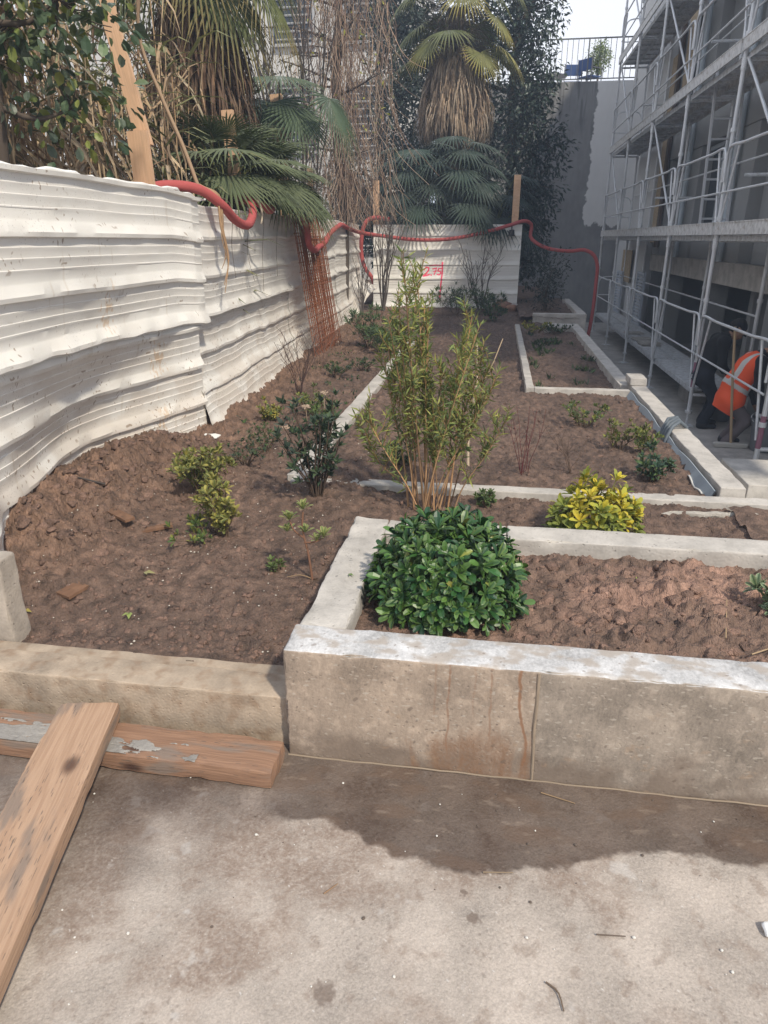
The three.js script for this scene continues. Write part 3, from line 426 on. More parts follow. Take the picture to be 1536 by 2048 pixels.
// ---------------------------------------------------------------- red hose
const hoseMat = std([0.43, 0.085, 0.08], 0.75, { bumpMap: greyTex(64, 512, (u, v) => 0.5 + 0.5 * Math.sin(v * 6.28 * 60)), bumpScale: 0.001 });
{
  const t = thing('red_hose', 'thick dusty red hose draped along the fences down to the work floor', 'hose');
  part('hose_length', tube([[-2.5, 1.86, -4.85], [-2.36, 1.945, -5.15], [-2.2, 1.93, -5.38], [-2.1, 1.83, -5.55], [-2.09, 1.745, -5.75], [-2.09, 1.7, -6.0], [-2.1, 1.72, -6.16], [-2.14, 1.83, -6.38], [-2.22, 1.915, -6.5], [-2.34, 1.93, -6.6]], 0.036, 12, 8), hoseMat, t);
  part('hose_length', tube([[-2.36, 1.91, -6.62], [-2.24, 1.915, -6.75], [-2.19, 1.85, -6.95], [-2.24, 1.87, -7.25], [-2.42, 1.94, -7.5], [-2.46, 1.92, -7.85], [-2.32, 1.94, -8.1], [-2.16, 1.78, -8.2], [-2.14, 1.55, -8.25], [-2.14, 1.47, -8.5], [-2.2, 1.5, -9.0], [-2.3, 1.55, -9.75], [-2.4, 1.66, -10.5], [-2.48, 1.78, -11.5], [-2.56, 1.8, -12.1], [-2.62, 1.75, -13.0], [-2.6, 1.69, -14.2], [-2.3, 1.64, -14.75], [-1.66, 1.57, -14.8], [-0.97, 1.585, -14.82], [-0.2, 1.73, -14.84], [0.2, 1.84, -14.9], [0.46, 1.91, -15.0], [0.6, 1.84, -15.12], [0.6, 1.62, -15.15], [0.75, 1.49, -15.1], [0.99, 1.4, -15.1], [1.38, 1.36, -15.1], [1.66, 1.38, -15.1], [1.84, 1.29, -15.1], [1.93, 1.1, -15.1], [1.94, 0.82, -15.1], [1.93, 0.15, -15.1], [1.89, -0.3, -15.1], [1.85, -0.8, -14.9]], 0.035, 12, 6), hoseMat, t);
  part('hose_length', tube([[-2.2, 1.95, -15.0], [-2.45, 1.98, -14.95], [-2.62, 1.94, -14.92], [-2.72, 1.8, -14.92], [-2.77, 1.55, -14.95], [-2.78, 1.3, -15], [-2.72, 1.05, -15], [-2.56, 0.8, -15.06], [-2.5, 0.5, -15.1]], 0.042, 12, 6), hoseMat, t);
  single('hose_tie', limb([[-2.28, 1.96, -6.5], [-2.2, 1.99, -6.6], [-2.16, 1.9, -6.62], [-2.14, 1.8, -6.64], [-2.15, 1.72, -6.62]], 0.02, 0.008, 6), std([0.5, 0.42, 0.33], 0.9), 'dry frayed rag tying the red hose to the fence top', 'rag');
}
// ---------------------------------------------------------------- rusty reinforcing mesh leaning on the fence
for (let s = 0; s < 3; s++) {
  const t = thing('mesh_sheet', 'rusty steel reinforcing mesh sheet leaning upright against the white fence', 'mesh', [0, 0, 0], 0, 'rusty mesh sheets leaning on the fence');
  const zo = -8.1 - s * 0.055, sh = -0.3 - s * 0.05, w = 0.95 + s * 0.06, xo = s * 0.03;
  const P = (u, h) => V(lerp(-2.14, -2.3, h) + xo + 0.01 * N2(u * 3 + s, h * 3), 0.3 + h * 1.66 - s * 0.03, zo - u * w + sh * (1 - h) * 0.9);
  for (let i = 0; i <= 11; i++) { const u = i / 11; part('bar', limb([P(u, -0.03), P(u + 0.008, 0.35), P(u - 0.004, 0.7), P(u, 1.0 + 0.03 * N2(i, s))], 0.0058, 0.0058, 5, 3), rust, t); }
  for (let j = 0; j <= 16; j++) { const h = j / 16; part('bar', limb([P(-0.03, h), P(0.5, h + 0.003), P(1.03, h)], 0.005, 0.005, 5, 3), rust, t); }
}

// ---------------------------------------------------------------- rear retaining wall and the terrace on it
const rearTex = colourTex(1024, 1024, (u, v) => {
  const x = -2 + u * 5.8, y = -1 + v * 7, n = fbm2(x * 0.9, y * 0.9, 5), g = fbm2(x * 5, y * 2, 4), k = 0.235 + n * 0.05 + g * 0.03; let c = [k, k * 0.985, k * 0.97];
  const stain = smooth(0.0, 0.4, fbm2(x * 3.2, y * 0.35, 4) + smooth(4.6, 5.6, y) * 0.35 - 0.08) * smooth(3.2, 5.4, y); c = mix3(c, [0.085, 0.083, 0.082], stain * 0.7);
  const drip = smooth(0.55, 0.8, N2(x * 11, y * 0.4)) * smooth(3.5, 5.3, y); c = mix3(c, [0.34, 0.34, 0.34], drip * 0.3);
  const e = 2.5 + N2(2, y * 2.4) * 0.05 + N2(x * 9, y * 9) * 0.025 - 0.06 * smooth(5, 2, y), f = 1.95 + N2(x * 2.5, 6) * 0.1 + N2(x * 12, y * 9) * 0.03, p = smooth(e - 0.02, e + 0.02, x) * smooth(f - 0.03, f + 0.03, y), w = 0.7 + n * 0.03 + g * 0.02;
  return mix3(c, [w, w * 0.99, w * 0.97], p);
}, false);
{
  const g = block(-2, 3.8, -1, 5.72, -23.9, -23.4, { seg: 0.3, r: 0.02, uvFn: (x, y) => [(x + 2) / 5.8, (y + 1) / 7] });
  single('retaining_wall', g, std([1, 1, 1], 0.92, { map: rearTex, bumpMap: withRepeat(concreteBump, 4), bumpScale: 0.006 }), 'tall grey rendered retaining wall with a white painted strip under the terrace', 'wall');
  struct('terrace', block(-2.55, 9, 5.4, 5.7, -60, -23.92, { seg: 3, r: 0.02 }), concretePale);
  const r = thing('terrace_railing', 'thin dark metal balustrade along the edge of the terrace', 'railing', [0, 5.72, -23.55]);
  const bm = std([0.12, 0.125, 0.13], 0.5, { metalness: 0.4 });
  part('top_rail', box(6.5, 0.03, 0.04, 0.55, 1.06, 0), bm, r); part('bottom_rail', box(6.5, 0.025, 0.035, 0.55, 0.08, 0), bm, r);
  const bar = new THREE.CylinderGeometry(0.008, 0.008, 0.97, 6), post = new THREE.BoxGeometry(0.035, 1.045, 0.035);
  for (let i = 0; i <= 44; i++) { const m = part(i % 11 === 0 ? 'post' : 'bar', i % 11 === 0 ? post : bar, bm, r); m.position.set(-2.68 + i * 0.147, i % 11 === 0 ? 0.522 : 0.5775, 0); }
  const cloth = std([0.035, 0.075, 0.21], 0.8), wood = std([0.1, 0.1, 0.12], 0.5);
  const chair = (x, z, turn, label) => {
    const c = thing('terrace_chair', label, 'chair', [x, 5.7, z], turn, 'blue chairs on the terrace');
    part('seat', box(0.5, 0.03, 0.44, 0, 0.45, 0), cloth, c); part('backrest', box(0.5, 0.3, 0.025, 0, 0.76, -0.22, 0, -0.12), cloth, c);
    for (const sx of [-0.27, 0.27]) { part('leg', rod([sx, 0, -0.23], [sx, 0.93, -0.235], 0.014), wood, c); part('leg', rod([sx, 0, 0.22], [sx, 0.66, 0.22], 0.014), wood, c); part('armrest', box(0.05, 0.02, 0.5, sx, 0.67, 0), wood, c); }
  };
  chair(1.95, -26.1, Math.PI + 0.1, 'blue cloth armchair on the terrace with its back to the railing'); chair(2.42, -25.3, 2.3, 'blue cloth armchair on the terrace turned beside the small tree'); 
  const tb = thing('terrace_table', 'low dark table on the terrace beside the blue chairs', 'table', [1.3, 5.7, -25.3]);
  part('tabletop', new THREE.CylinderGeometry(0.45, 0.45, 0.03, 24).translate(0, 0.5, 0), wood, tb); part('pedestal', new THREE.CylinderGeometry(0.04, 0.05, 0.47, 10).translate(0, 0.25, 0), wood, tb); part('foot', new THREE.CylinderGeometry(0.25, 0.27, 0.03, 20).translate(0, 0.015, 0), wood, tb);
}
// ---- pale house behind the trees on the left
{
  const t = thing('pale_house', 'pale rendered house with slatted shutters glimpsed behind the dry creepers', 'house', [0, 0, -25]);
  const wm = std([0.55, 0.54, 0.52], 0.9), sm = std([0.36, 0.36, 0.36], 0.7), gm = std([0.04, 0.05, 0.06], 0.15);
  part('wall', block(-16, -2.6, -1, 11, -3, 0, { seg: 1, r: 0.03 }), wm, t); part('roof', box(13.9, 0.25, 3.6, -9.3, 11.13, -1.5), std([0.35, 0.2, 0.14], 0.9), t);
  const slat = new THREE.BoxGeometry(1.15, 0.035, 0.07);
  for (const [x, y] of [[-4.4, 5.2], [-6.7, 5.2], [-4.4, 8.2], [-6.7, 8.2], [-9.2, 5.2], [-4.4, 2.2]]) {
    const w = part('window', box(1.3, 1.9, 0.06, x, y, 0.035), gm, t);
    part('frame', merge([box(1.4, 0.08, 0.1, x, y + 0.99, 0.06), box(1.4, 0.08, 0.14, x, y - 0.99, 0.06), box(0.07, 1.9, 0.1, x - 0.665, y, 0.06), box(0.07, 1.9, 0.1, x + 0.665, y, 0.06)]), sm, w);
    for (let k = 0; k < 9; k++) { const s = part('slat', slat, sm, w); s.position.set(x, y - 0.85 + k * 0.21, 0.12); s.rotation.x = 0.5; }
  }
}
// ---------------------------------------------------------------- building under repair on the right
const wallGrey = std([0.3, 0.3, 0.295], 0.92, { bumpMap: withRepeat(concreteBump, 0.6), bumpScale: 0.004 });
const wallPale = std([0.6, 0.6, 0.59], 0.9, { bumpMap: withRepeat(concreteBump, 0.35), bumpScale: 0.003 });
const tanPly = std([0.46, 0.35, 0.22], 0.8, { map: colourTex(256, 256, (u, v) => { const k = 0.9 + fbm2(u * 4, v * 14, 4) * 0.25; return [k, k, k]; }) });
const brown = std([0.1, 0.07, 0.05], 0.8);
{
  const b = thing('building', 'grey concrete building shell under repair behind the scaffold', 'building');
  const P = (n, m, ...a) => part(n, block(...a), m, b), S = { seg: 0.6, r: 0.01 };
  P('ground_wall', wallGrey, 6.6, 6.9, -0.87, 1.0, -23.35, -5.4, S);
  P('floor_slab', wallGrey, 3.68, 6.9, 0.98, 1.22, -23.35, -5.4, S);
  P('edge_beam', concretePale, 3.55, 3.678, 0.9, 1.24, -18.4, -5.4, { seg: 0.3, r: 0.01 });
  for (const z of [-7.2, -10.6, -13.9, -17.2]) P('column', wallGrey, 3.7, 4.05, -0.87, 0.978, z - 0.17, z + 0.17, S);
  P('cross_wall', wallGrey, 4.06, 6.58, -0.87, 0.978, -12.6, -12.4, S); P('cross_wall', wallGrey, 3.7, 6.58, -0.87, 0.978, -19.0, -18.8, S); P('cross_wall', wallGrey, 4.06, 6.58, -0.87, 0.978, -5.6, -5.4, S);
  P('end_wall', wallPale, 3.5, 6.9, -0.87, 8.3, -23.35, -18.85, S);
  const storeys = [[1.222, 3.7], [3.7, 6.1], [6.1, 8.3]], holes = [[-8.9, -6.9], [-12.2, -10.2], [-15.4, -13.6], [-18.0, -16.4]];
  storeys.forEach(([y0, y1], k) => {
    let z = -18.84;
    for (const [h0, h1] of [...holes].reverse()) { P('pier', wallGrey, 3.65, 3.9, y0, y1 - 0.5, z, h0, S); z = h1; }
    P('pier', wallGrey, 3.65, 3.9, y0, y1 - 0.5, z, -5.4, S);
    P('lintel', wallGrey, 3.64, 3.9, y1 - 0.498, y1 - 0.002, -18.84, -5.4, S);
    holes.forEach(([h0, h1], i) => { if ((i + k) % 2) P('infill_panel', wallGrey, 3.84, 3.9, y0 + 0.002, y1 - 0.502, h0 + 0.002, h1 - 0.002, S); else { const w = P('window', std([0.05, 0.06, 0.07], 0.25), 3.86, 3.88, y0 + 0.35, y1 - 0.52, h0 + 0.04, h1 - 0.04, S); part('frame', merge([box(0.07, 0.07, h1 - h0 - 0.02, 3.83, y0 + 0.35, (h0 + h1) / 2), box(0.07, 0.07, h1 - h0 - 0.02, 3.83, y1 - 0.55, (h0 + h1) / 2), box(0.07, y1 - y0 - 0.95, 0.06, 3.83, (y0 + y1) / 2 - 0.08, (h0 + h1) / 2)]), std([0.42, 0.45, 0.48], 0.6), w); P('sill_wall', wallGrey, 3.7, 3.9, y0 + 0.002, y0 + 0.31, h0 + 0.002, h1 - 0.002, S); } });
  });
  part('back_wall', block(6.6, 6.9, 1.222, 8.3, -18.8, -5.4, S), wallGrey, b); part('roof', block(3.4, 7, 8.302, 8.5, -23.35, -5.2, S), wallGrey, b);
  for (const [z, y0, y1] of [[-9.6, 1.24, 4], [-12.9, 1.24, 7], [-13.2, 1.24, 7], [-16.0, 1.24, 8.2]]) part('downpipe', rod([3.57, y0, z], [3.57, y1, z], 0.05, 10), std([0.5, 0.56, 0.6], 0.5), b);
  part('plywood_panel', block(3.58, 3.605, 1.5, 5.3, -19.3, -18.35, { seg: 0.4, r: 0.004 }), tanPly, b); part('timber_strip', box(0.06, 4.4, 0.22, 3.59, 3.6, -18.15), brown, b);
  part('plywood_panel', block(3.42, 3.44, 0.5, 1.3, -21.6, -20.2, { seg: 0.4, r: 0.004 }), tanPly, b); part('plywood_panel', block(3.6, 3.62, 4.3, 7.0, -17.7, -16.9, { seg: 0.4, r: 0.004 }), tanPly, b);
}
for (const [z, y0, y1, label] of [[-21.4, -0.35, 0.75, 'white louvred panel standing at the far end of the scaffold'], [-18.3, -0.85, 0.85, 'tall white louvred panel behind the middle of the scaffold walkway']]) {
  const t = thing('louvre_panel', label, 'louvre', [3.38, y0, z]), h = y1 - y0, m = std([0.5, 0.54, 0.6], 0.5);
  part('frame', merge([box(0.05, h, 0.05, 0, h / 2, -0.42), box(0.05, h, 0.05, 0, h / 2, 0.42), box(0.05, 0.05, 0.79, 0, h - 0.025, 0), box(0.05, 0.05, 0.79, 0, 0.025, 0)]), m, t);
  const n = Math.round(h / 0.075), s = new THREE.BoxGeometry(0.05, 0.012, 0.78); for (let i = 1; i < n; i++) { const q = part('slat', s, m, t); q.position.set(0, h * i / n, 0); q.rotation.z = 0.6; }
}
// ---------------------------------------------------------------- scaffold
const Zs = [-4.75, -7.47, -10.2, -12.92, -15.64, -18.36, -21.08], decks = [-0.37, 1.63, 3.63, 5.63], XF = 2.75, XB = 3.42;
{
  const t = thing('scaffold', 'galvanised tube scaffold with walkways, guard rails and toe boards along the building', 'scaffold', [0, -0.87, 0]);
  const Y = (y) => y + 0.87, r = rngOf(5);
  const poleG = (h) => { const l = [new THREE.CylinderGeometry(0.026, 0.026, h, 10).translate(0, h / 2, 0)]; for (let y = 0.5; y < h; y += 1) l.push(new THREE.CylinderGeometry(0.037, 0.037, 0.05, 10).translate(0, y, 0)); for (let y = 2.0; y < h; y += 2) l.push(new THREE.CylinderGeometry(0.034, 0.034, 0.14, 10).translate(0, y + 0.2, 0)); return merge(l); };
  const front = poleG(9.6), back = poleG(9.4), plate = new THREE.BoxGeometry(0.15, 0.012, 0.15), jack = new THREE.CylinderGeometry(0.019, 0.019, 0.28, 8), nut = new THREE.CylinderGeometry(0.05, 0.045, 0.04, 6);
  const pinkPaint = std([0.3, 0.13, 0.18], 0.7), sleeve = new THREE.CylinderGeometry(0.0275, 0.0275, 0.34, 10, 1, true);
  Zs.forEach((z, i) => {
    for (const [x, g] of [[XF, front], [XB, back]]) { const p = part('pole', g, galv, t); p.position.set(x, 0.2, z); p.rotation.y = i; const j = part('base_jack', jack, galv, t); j.position.set(x, 0.152, z); const n = part('collar_nut', nut, galv, t); n.position.set(x, 0.2, z); const q = part('base_plate', plate, galv, t); q.position.set(x, 0.006, z); q.rotation.y = r() * 0.4; }
    if (i === 1 || i === 2) { const s = part('paint_band', sleeve, pinkPaint, t); s.position.set(XF, i === 1 ? 0.62 : 0.72, z); }
    decks.forEach((y) => part('transom', rod([XF - 0.02, Y(y) - 0.06, z], [XB + 0.02, Y(y) - 0.06, z], 0.022), galv, t));
  });
  // walkway units with rolled edges and pressed underside ribs
  const unit = (len, w) => { const l = [box(w, 0.008, len, 0, 0, 0), box(0.006, 0.06, len, -w / 2 + 0.003, -0.034, 0), box(0.006, 0.06, len, w / 2 - 0.003, -0.034, 0), box(w - 0.02, 0.012, len, 0, 0.011, 0)]; for (let z = -len / 2 + 0.2; z < len / 2; z += 0.45) l.push(box(w - 0.02, 0.03, 0.04, 0, -0.02, z)); return merge(l); };
  const dk = unit(2.66, 0.31), tb = merge([box(0.025, 0.14, 2.66), box(0.04, 0.012, 2.66, 0, 0.07, 0)]);
  const rail = (len) => { const a = len / 2 - 0.035, L = [tube([[0, 0.62, -a], [0, 0.94, -a], [0, 1.0, -a + 0.06], [0, 1.0, -a / 2], [0, 1.0, 0], [0, 1.0, a / 2], [0, 1.0, a - 0.06], [0, 0.94, a], [0, 0.62, a]], 0.017, 7, 4), rod([0, 0.5, -a], [0, 0.5, a], 0.013), rod([0.02, 1.0, -a * 0.72], [0.02, 0.02, -a * 0.99], 0.015), rod([0.02, 1.0, a * 0.72], [0.02, 0.02, a * 0.99], 0.015)]; return merge(L); };
  const rg = rail(2.72), deckMat = std([0.72, 0.73, 0.74], 0.55, { metalness: 0.12, map: galv.map }), board2 = std([0.8, 0.79, 0.77], 0.55, { metalness: 0.1, map: galv.map });
  for (let i = 0; i < Zs.length - 1; i++) decks.forEach((y, k) => {
    const zc = (Zs[i] + Zs[i + 1]) / 2; if (k === 0 && i < 2) { if (i === 1) { const m = part('guard_rail', rg, galv, t); m.position.set(XF - 0.035, Y(y), zc); } return; }
    for (const dx of [0.19, 0.52]) { const m = part('walkway', dk, deckMat, t); m.position.set(XF + dx - 0.005, Y(y), zc); }
    const gr = part('guard_rail', rg, galv, t); gr.position.set(XF - 0.035, Y(y), zc);
    if (k) { const m = part('toe_board', tb, board2, t); m.position.set(XF - 0.05 + 0.005 * (i % 2), Y(y) + 0.08, zc); }
    if (k && i % 2) part('brace', rod([XF + 0.03, Y(y) + 0.05, Zs[i] - 0.03], [XF + 0.03, Y(y) + 1.95, Zs[i + 1] + 0.03], 0.019), galv, t);
    if (k < 3) part('back_rail', rod([XB, Y(y) + 1.0, Zs[i]], [XB, Y(y) + 1.0, Zs[i + 1]], 0.015), galv, t);
  });
  for (const y of decks) part('end_guard', merge([tube([[XF + 0.04, Y(y) + 0.05, -21.1], [XF + 0.04, Y(y) + 0.85, -21.1], [XF + 0.1, Y(y) + 0.95, -21.1], [XB - 0.1, Y(y) + 0.95, -21.1], [XB - 0.03, Y(y) + 0.85, -21.1], [XB - 0.03, Y(y) + 0.4, -21.1]], 0.015, 6, 5), rod([XF, Y(y) + 0.5, -21.1], [XB, Y(y) + 0.5, -21.1], 0.013)]), galv, t);
  for (const [z, y] of [[-10.2, 1.63], [-12.92, 3.63], [-15.64, 1.63], [-15.64, 5.63], [-18.36, 3.63]]) part('wall_tie', rod([XF + 0.2, Y(y) + 0.7, z + 0.05], [3.64, Y(y) + 0.7, z + 0.05], 0.02), galv, t);
}
{
  const mk = (y0, x0, z0, label) => { const t = thing('ladder', label, 'ladder', [x0, y0 + 0.02, z0]); t.rotation.x = -0.14; const m = std([0.66, 0.67, 0.69], 0.4, { metalness: 0.5 }); for (const s of [-0.19, 0.19]) part('stile', box(0.028, 2.3, 0.06, s, 1.15, 0), m, t); const g = rod([-0.18, 0, 0], [0.18, 0, 0], 0.016); for (let i = 0; i < 8; i++) part('rung', g, m, t).position.y = 0.2 + i * 0.27; };
  mk(1.65, 3.12, -11.85, 'aluminium ladder leaning between the first two scaffold walkways'); mk(3.65, 3.12, -9.2, 'aluminium ladder leaning above the second scaffold walkway');
}
// loose tiles stacked on the low walkway
{ const g = new THREE.BoxGeometry(0.34, 0.016, 0.34), r = rngOf(31); [[-14.6, 4], [-15.3, 3], [-16.4, 2]].forEach(([z, n], k) => { for (let i = 0; i < n; i++) { const m = single('stone_slab', g, concretePale, `pale stone slab lying in the ${['thickest', 'middle', 'thinnest'][k]} stack on the low walkway`, 'slab', 'stone slabs on the low walkway', [2.98 + r() * 0.04, -0.345 + 0.017 * i, z + r() * 0.05]); m.rotation.y = r() * 0.2; } }); }
// ---------------------------------------------------------------- things on the work floor
single('concrete_block', block(2.1, 3.0, -0.868, -0.26, -6.5, -5.75, { seg: 0.08, r: 0.012, rough: 0.004 }), std([1.05, 1.06, 1.07], 0.85, { map: concreteTex }), 'large smooth grey concrete block standing on the work floor', 'block');
single('floor_board', block(2.25, 3.7, -0.868, -0.83, -9.05, -6.9, { seg: 0.1, r: 0.008 }), concrete, 'thin dusty board sheet lying on the work floor by the scaffold foot', 'board');
single('concrete_block', block(3.1, 3.6, -0.868, -0.62, -12.3, -11.7, { seg: 0.08, r: 0.012 }), concreteGrey, 'low grey concrete block under the walkway behind the workers', 'block');
single('timber_beam', block(3.3, 3.5, -0.868, -0.72, -8.6, -6.6, { seg: 0.1, r: 0.008 }), concretePale, 'pale beam lying on the work floor against the building', 'beam');
{
  const t = thing('broom', 'broom with a long wooden handle standing upright before the orange vest', 'broom', [2.98, -0.83, -8.98]);
  part('handle', limb([[0, 0.06, 0], [-0.1, 0.75, 0.0], [-0.19, 1.46, 0]], 0.017, 0.015, 8), std([0.46, 0.33, 0.2], 0.7), t);
  part('brush_head', block(-0.2, 0.2, 0.0, 0.06, -0.04, 0.04, { seg: 0.04, r: 0.015 }), std([0.5, 0.48, 0.44], 0.9), t);
  const bucket = (x, z, y, label, s = 1) => { const b = thing('bucket', label, 'bucket', [x, y, z], 0.3, 'grey buckets on the work floor'); const m = std([0.16, 0.17, 0.18], 0.6); part('body', new THREE.LatheGeometry([[0, 0], [0.13, 0], [0.135, 0.01], [0.17, 0.36], [0.185, 0.365], [0.185, 0.38], [0.162, 0.38], [0.128, 0.02], [0, 0.02]].map(([a, c]) => new THREE.Vector2(a * s, c * s)), 24), m, b); part('handle', new THREE.TorusGeometry(0.18 * s, 0.006, 6, 20, Math.PI).rotateX(-1.2).translate(0, 0.35 * s, 0), galv, b); };
  bucket(3.33, -8.9, -0.83, 'dark grey bucket under the hands of the worker in the vest', 1.05); bucket(3.3, -10.6, -0.868, 'dark grey bucket beside the feet of the worker in black', 0.9);
  const rag = single('folded_sack', block(3.2, 3.46, -0.43, -0.37, -9.0, -8.78, { seg: 0.03, r: 0.02, rough: 0.03 }), std([0.55, 0.55, 0.56], 0.9), 'folded pale sack lying on top of the grey bucket', 'sack');
}
{
  const cm = std([0.1, 0.12, 0.14], 0.6);
  for (let k = 0; k < 4; k++) { const o = k * 0.05; single('cable', tube([[1.19, 0.16, -4.9 - o], [1.21, 0.3, -4.93 - o], [1.26 - o * 0.1, 0.39, -4.98 - o], [1.33, 0.4, -5.05 - o], [1.4, 0.3, -5.1 - o * 0.5], [1.46 + o * 0.3, -0.2, -5.3 - o], [1.6 + o, -0.8, -5.7], [1.85, -0.855, -6.3 - o * 2], [2.3, -0.85, -6.75 - o * 3], [2.75 + o, -0.815, -7.3 + (k % 2) * 0.35], [3.1, -0.81, -7.2 - o]], 0.013, 7, 5), cm, 'dark grey cable hanging over the retaining wall onto the work floor', 'cable', 'cables over the retaining wall'); }
}

// ---------------------------------------------------------------- people
// bones: [a, b, ra, rb, colour]; distances joined with a smooth minimum and meshed
function capsuleDist(px, py, pz, b) { const [a, e, ra, rb] = b, dx = e[0] - a[0], dy = e[1] - a[1], dz = e[2] - a[2], l = dx * dx + dy * dy + dz * dz || 1e-9; let t = ((px - a[0]) * dx + (py - a[1]) * dy + (pz - a[2]) * dz) / l; t = t < 0 ? 0 : t > 1 ? 1 : t; return Math.hypot(px - a[0] - dx * t, py - a[1] - dy * t, pz - a[2] - dz * t) - (ra + (rb - ra) * t); }
function fleshOf(bones, cell, k, cut, paint) {
  const lo = [1e9, 1e9, 1e9], hi = [-1e9, -1e9, -1e9];
  for (const [a, b, ra, rb] of bones) for (let i = 0; i < 3; i++) { const r = Math.max(ra, rb) + 0.03; lo[i] = Math.min(lo[i], a[i] - r, b[i] - r); hi[i] = Math.max(hi[i], a[i] + r, b[i] + r); }
  const size = Math.max(...hi.map((v, i) => v - lo[i])), res = Math.ceil(size / cell) + 6, mid = hi.map((v, i) => (v + lo[i]) / 2), half = res / 2 * cell, mc = new MarchingCubes(res, new THREE.MeshStandardMaterial(), false, false, 160000);
  const boxes = bones.map((b) => { const r = Math.max(b[2], b[3]) + k * 2 + cell * 3; return [0, 1, 2].map((i) => [Math.min(b[0][i], b[1][i]) - r, Math.max(b[0][i], b[1][i]) + r]); });
  const field = (x, y, z) => { let d = 1; for (let i = 0; i < bones.length; i++) { const q = boxes[i]; if (x < q[0][0] || x > q[0][1] || y < q[1][0] || y > q[1][1] || z < q[2][0] || z > q[2][1]) continue; const e = capsuleDist(x, y, z, bones[i]), h = Math.max(k - Math.abs(d - e), 0) / k; d = Math.min(d, e) - h * h * k * 0.25; } return cut ? Math.max(d, cut(x, y, z)) : d; };
  const hs = res / 2; for (let z = 0; z < res; z++) for (let y = 0; y < res; y++) for (let x = 0; x < res; x++) mc.field[x + y * res + z * res * res] = -field(mid[0] + (x - hs) / hs * half, mid[1] + (y - hs) / hs * half, mid[2] + (z - hs) / hs * half);
  mc.isolation = 0; mc.update();
  const n = mc.count, pos = new Float32Array(n * 3); for (let i = 0; i < n; i++) for (let j = 0; j < 3; j++) pos[i * 3 + j] = mid[j] + mc.positionArray[i * 3 + j] * half;
  let g = new THREE.BufferGeometry(); g.setAttribute('position', new THREE.BufferAttribute(pos, 3)); g = mergeVertices(g, cell * 0.02); g.computeVertexNormals();
  const col = new Float32Array(g.attributes.position.count * 3), p = g.attributes.position;
  for (let i = 0; i < p.count; i++) { let best = 1e9, c = null; for (const b of bones) { const d = capsuleDist(p.getX(i), p.getY(i), p.getZ(i), b); if (d < best) { best = d; c = b[4]; } } if (paint) c = paint(p.getX(i), p.getY(i), p.getZ(i)) || c; col.set(c, i * 3); }
  g.setAttribute('color', new THREE.BufferAttribute(col, 3)); g = g.toNonIndexed(); g.setAttribute('uv', new THREE.Float32BufferAttribute(new Float32Array(g.attributes.position.count * 2), 2)); return g;
}
const addv = (a, b, s = 1) => [a[0] + b[0] * s, a[1] + b[1] * s, a[2] + b[2] * s];
function handBones(wrist, dir, side, curlDir, col) {          // unit vectors: along the fingers, across towards the thumb, towards the palm
  const L = [], palm = addv(wrist, dir, 0.085);
  for (let i = 0; i < 4; i++) { const o = 0.033 - i * 0.022, len = [0.04, 0.045, 0.042, 0.033][i], base = addv(addv(palm, side, o), curlDir, 0.0); L.push([addv(wrist, side, o * 0.7), base, 0.014, 0.012, col]); let p = base, d = dir; for (let j = 0; j < 3; j++) { const a = 0.35 + j * 0.45, q = addv(p, addv(d.map((v) => v * Math.cos(a)), curlDir, Math.sin(a)), len * (1 - j * 0.18)); L.push([p, q, 0.0095 - j * 0.0008, 0.009 - j * 0.0008, col]); p = q; } }
  const t0 = addv(addv(wrist, dir, 0.025), side, 0.03), t1 = addv(addv(t0, side, 0.03), dir, 0.03), t2 = addv(addv(t1, dir, 0.03), curlDir, 0.012); L.push([t0, t1, 0.012, 0.011, col], [t1, t2, 0.011, 0.009, col]); return L;
}
function headBones(neck, up, fwd, skin, hair) {
  const c = addv(neck, up, 0.12), f = (u, w) => addv(addv(c, up, u), fwd, w); const sd = [up[1] * fwd[2] - up[2] * fwd[1], up[2] * fwd[0] - up[0] * fwd[2], up[0] * fwd[1] - up[1] * fwd[0]];
  return [[f(0.035, -0.02), f(0.03, 0.02), 0.088, 0.085, skin], [f(-0.02, 0.035), f(-0.075, 0.06), 0.07, 0.042, skin], [f(0.01, 0.1), f(-0.025, 0.118), 0.012, 0.016, skin], [f(-0.055, 0.098), f(-0.06, 0.1), 0.017, 0.017, [skin[0] * 0.7, skin[1] * 0.5, skin[2] * 0.5]],
    ...[-1, 1].flatMap((s) => [[addv(f(0.015, -0.01), sd, s * 0.085), addv(f(-0.025, -0.01), sd, s * 0.086), 0.014, 0.01, skin], [addv(f(0.012, 0.094), sd, s * 0.032), addv(f(0.012, 0.095), sd, s * 0.033), 0.012, 0.012, [0.06, 0.05, 0.045]]]), [f(0.06, -0.035), f(0.02, -0.05), 0.09, 0.085, hair]];
}
const skin = [0.45, 0.26, 0.17];
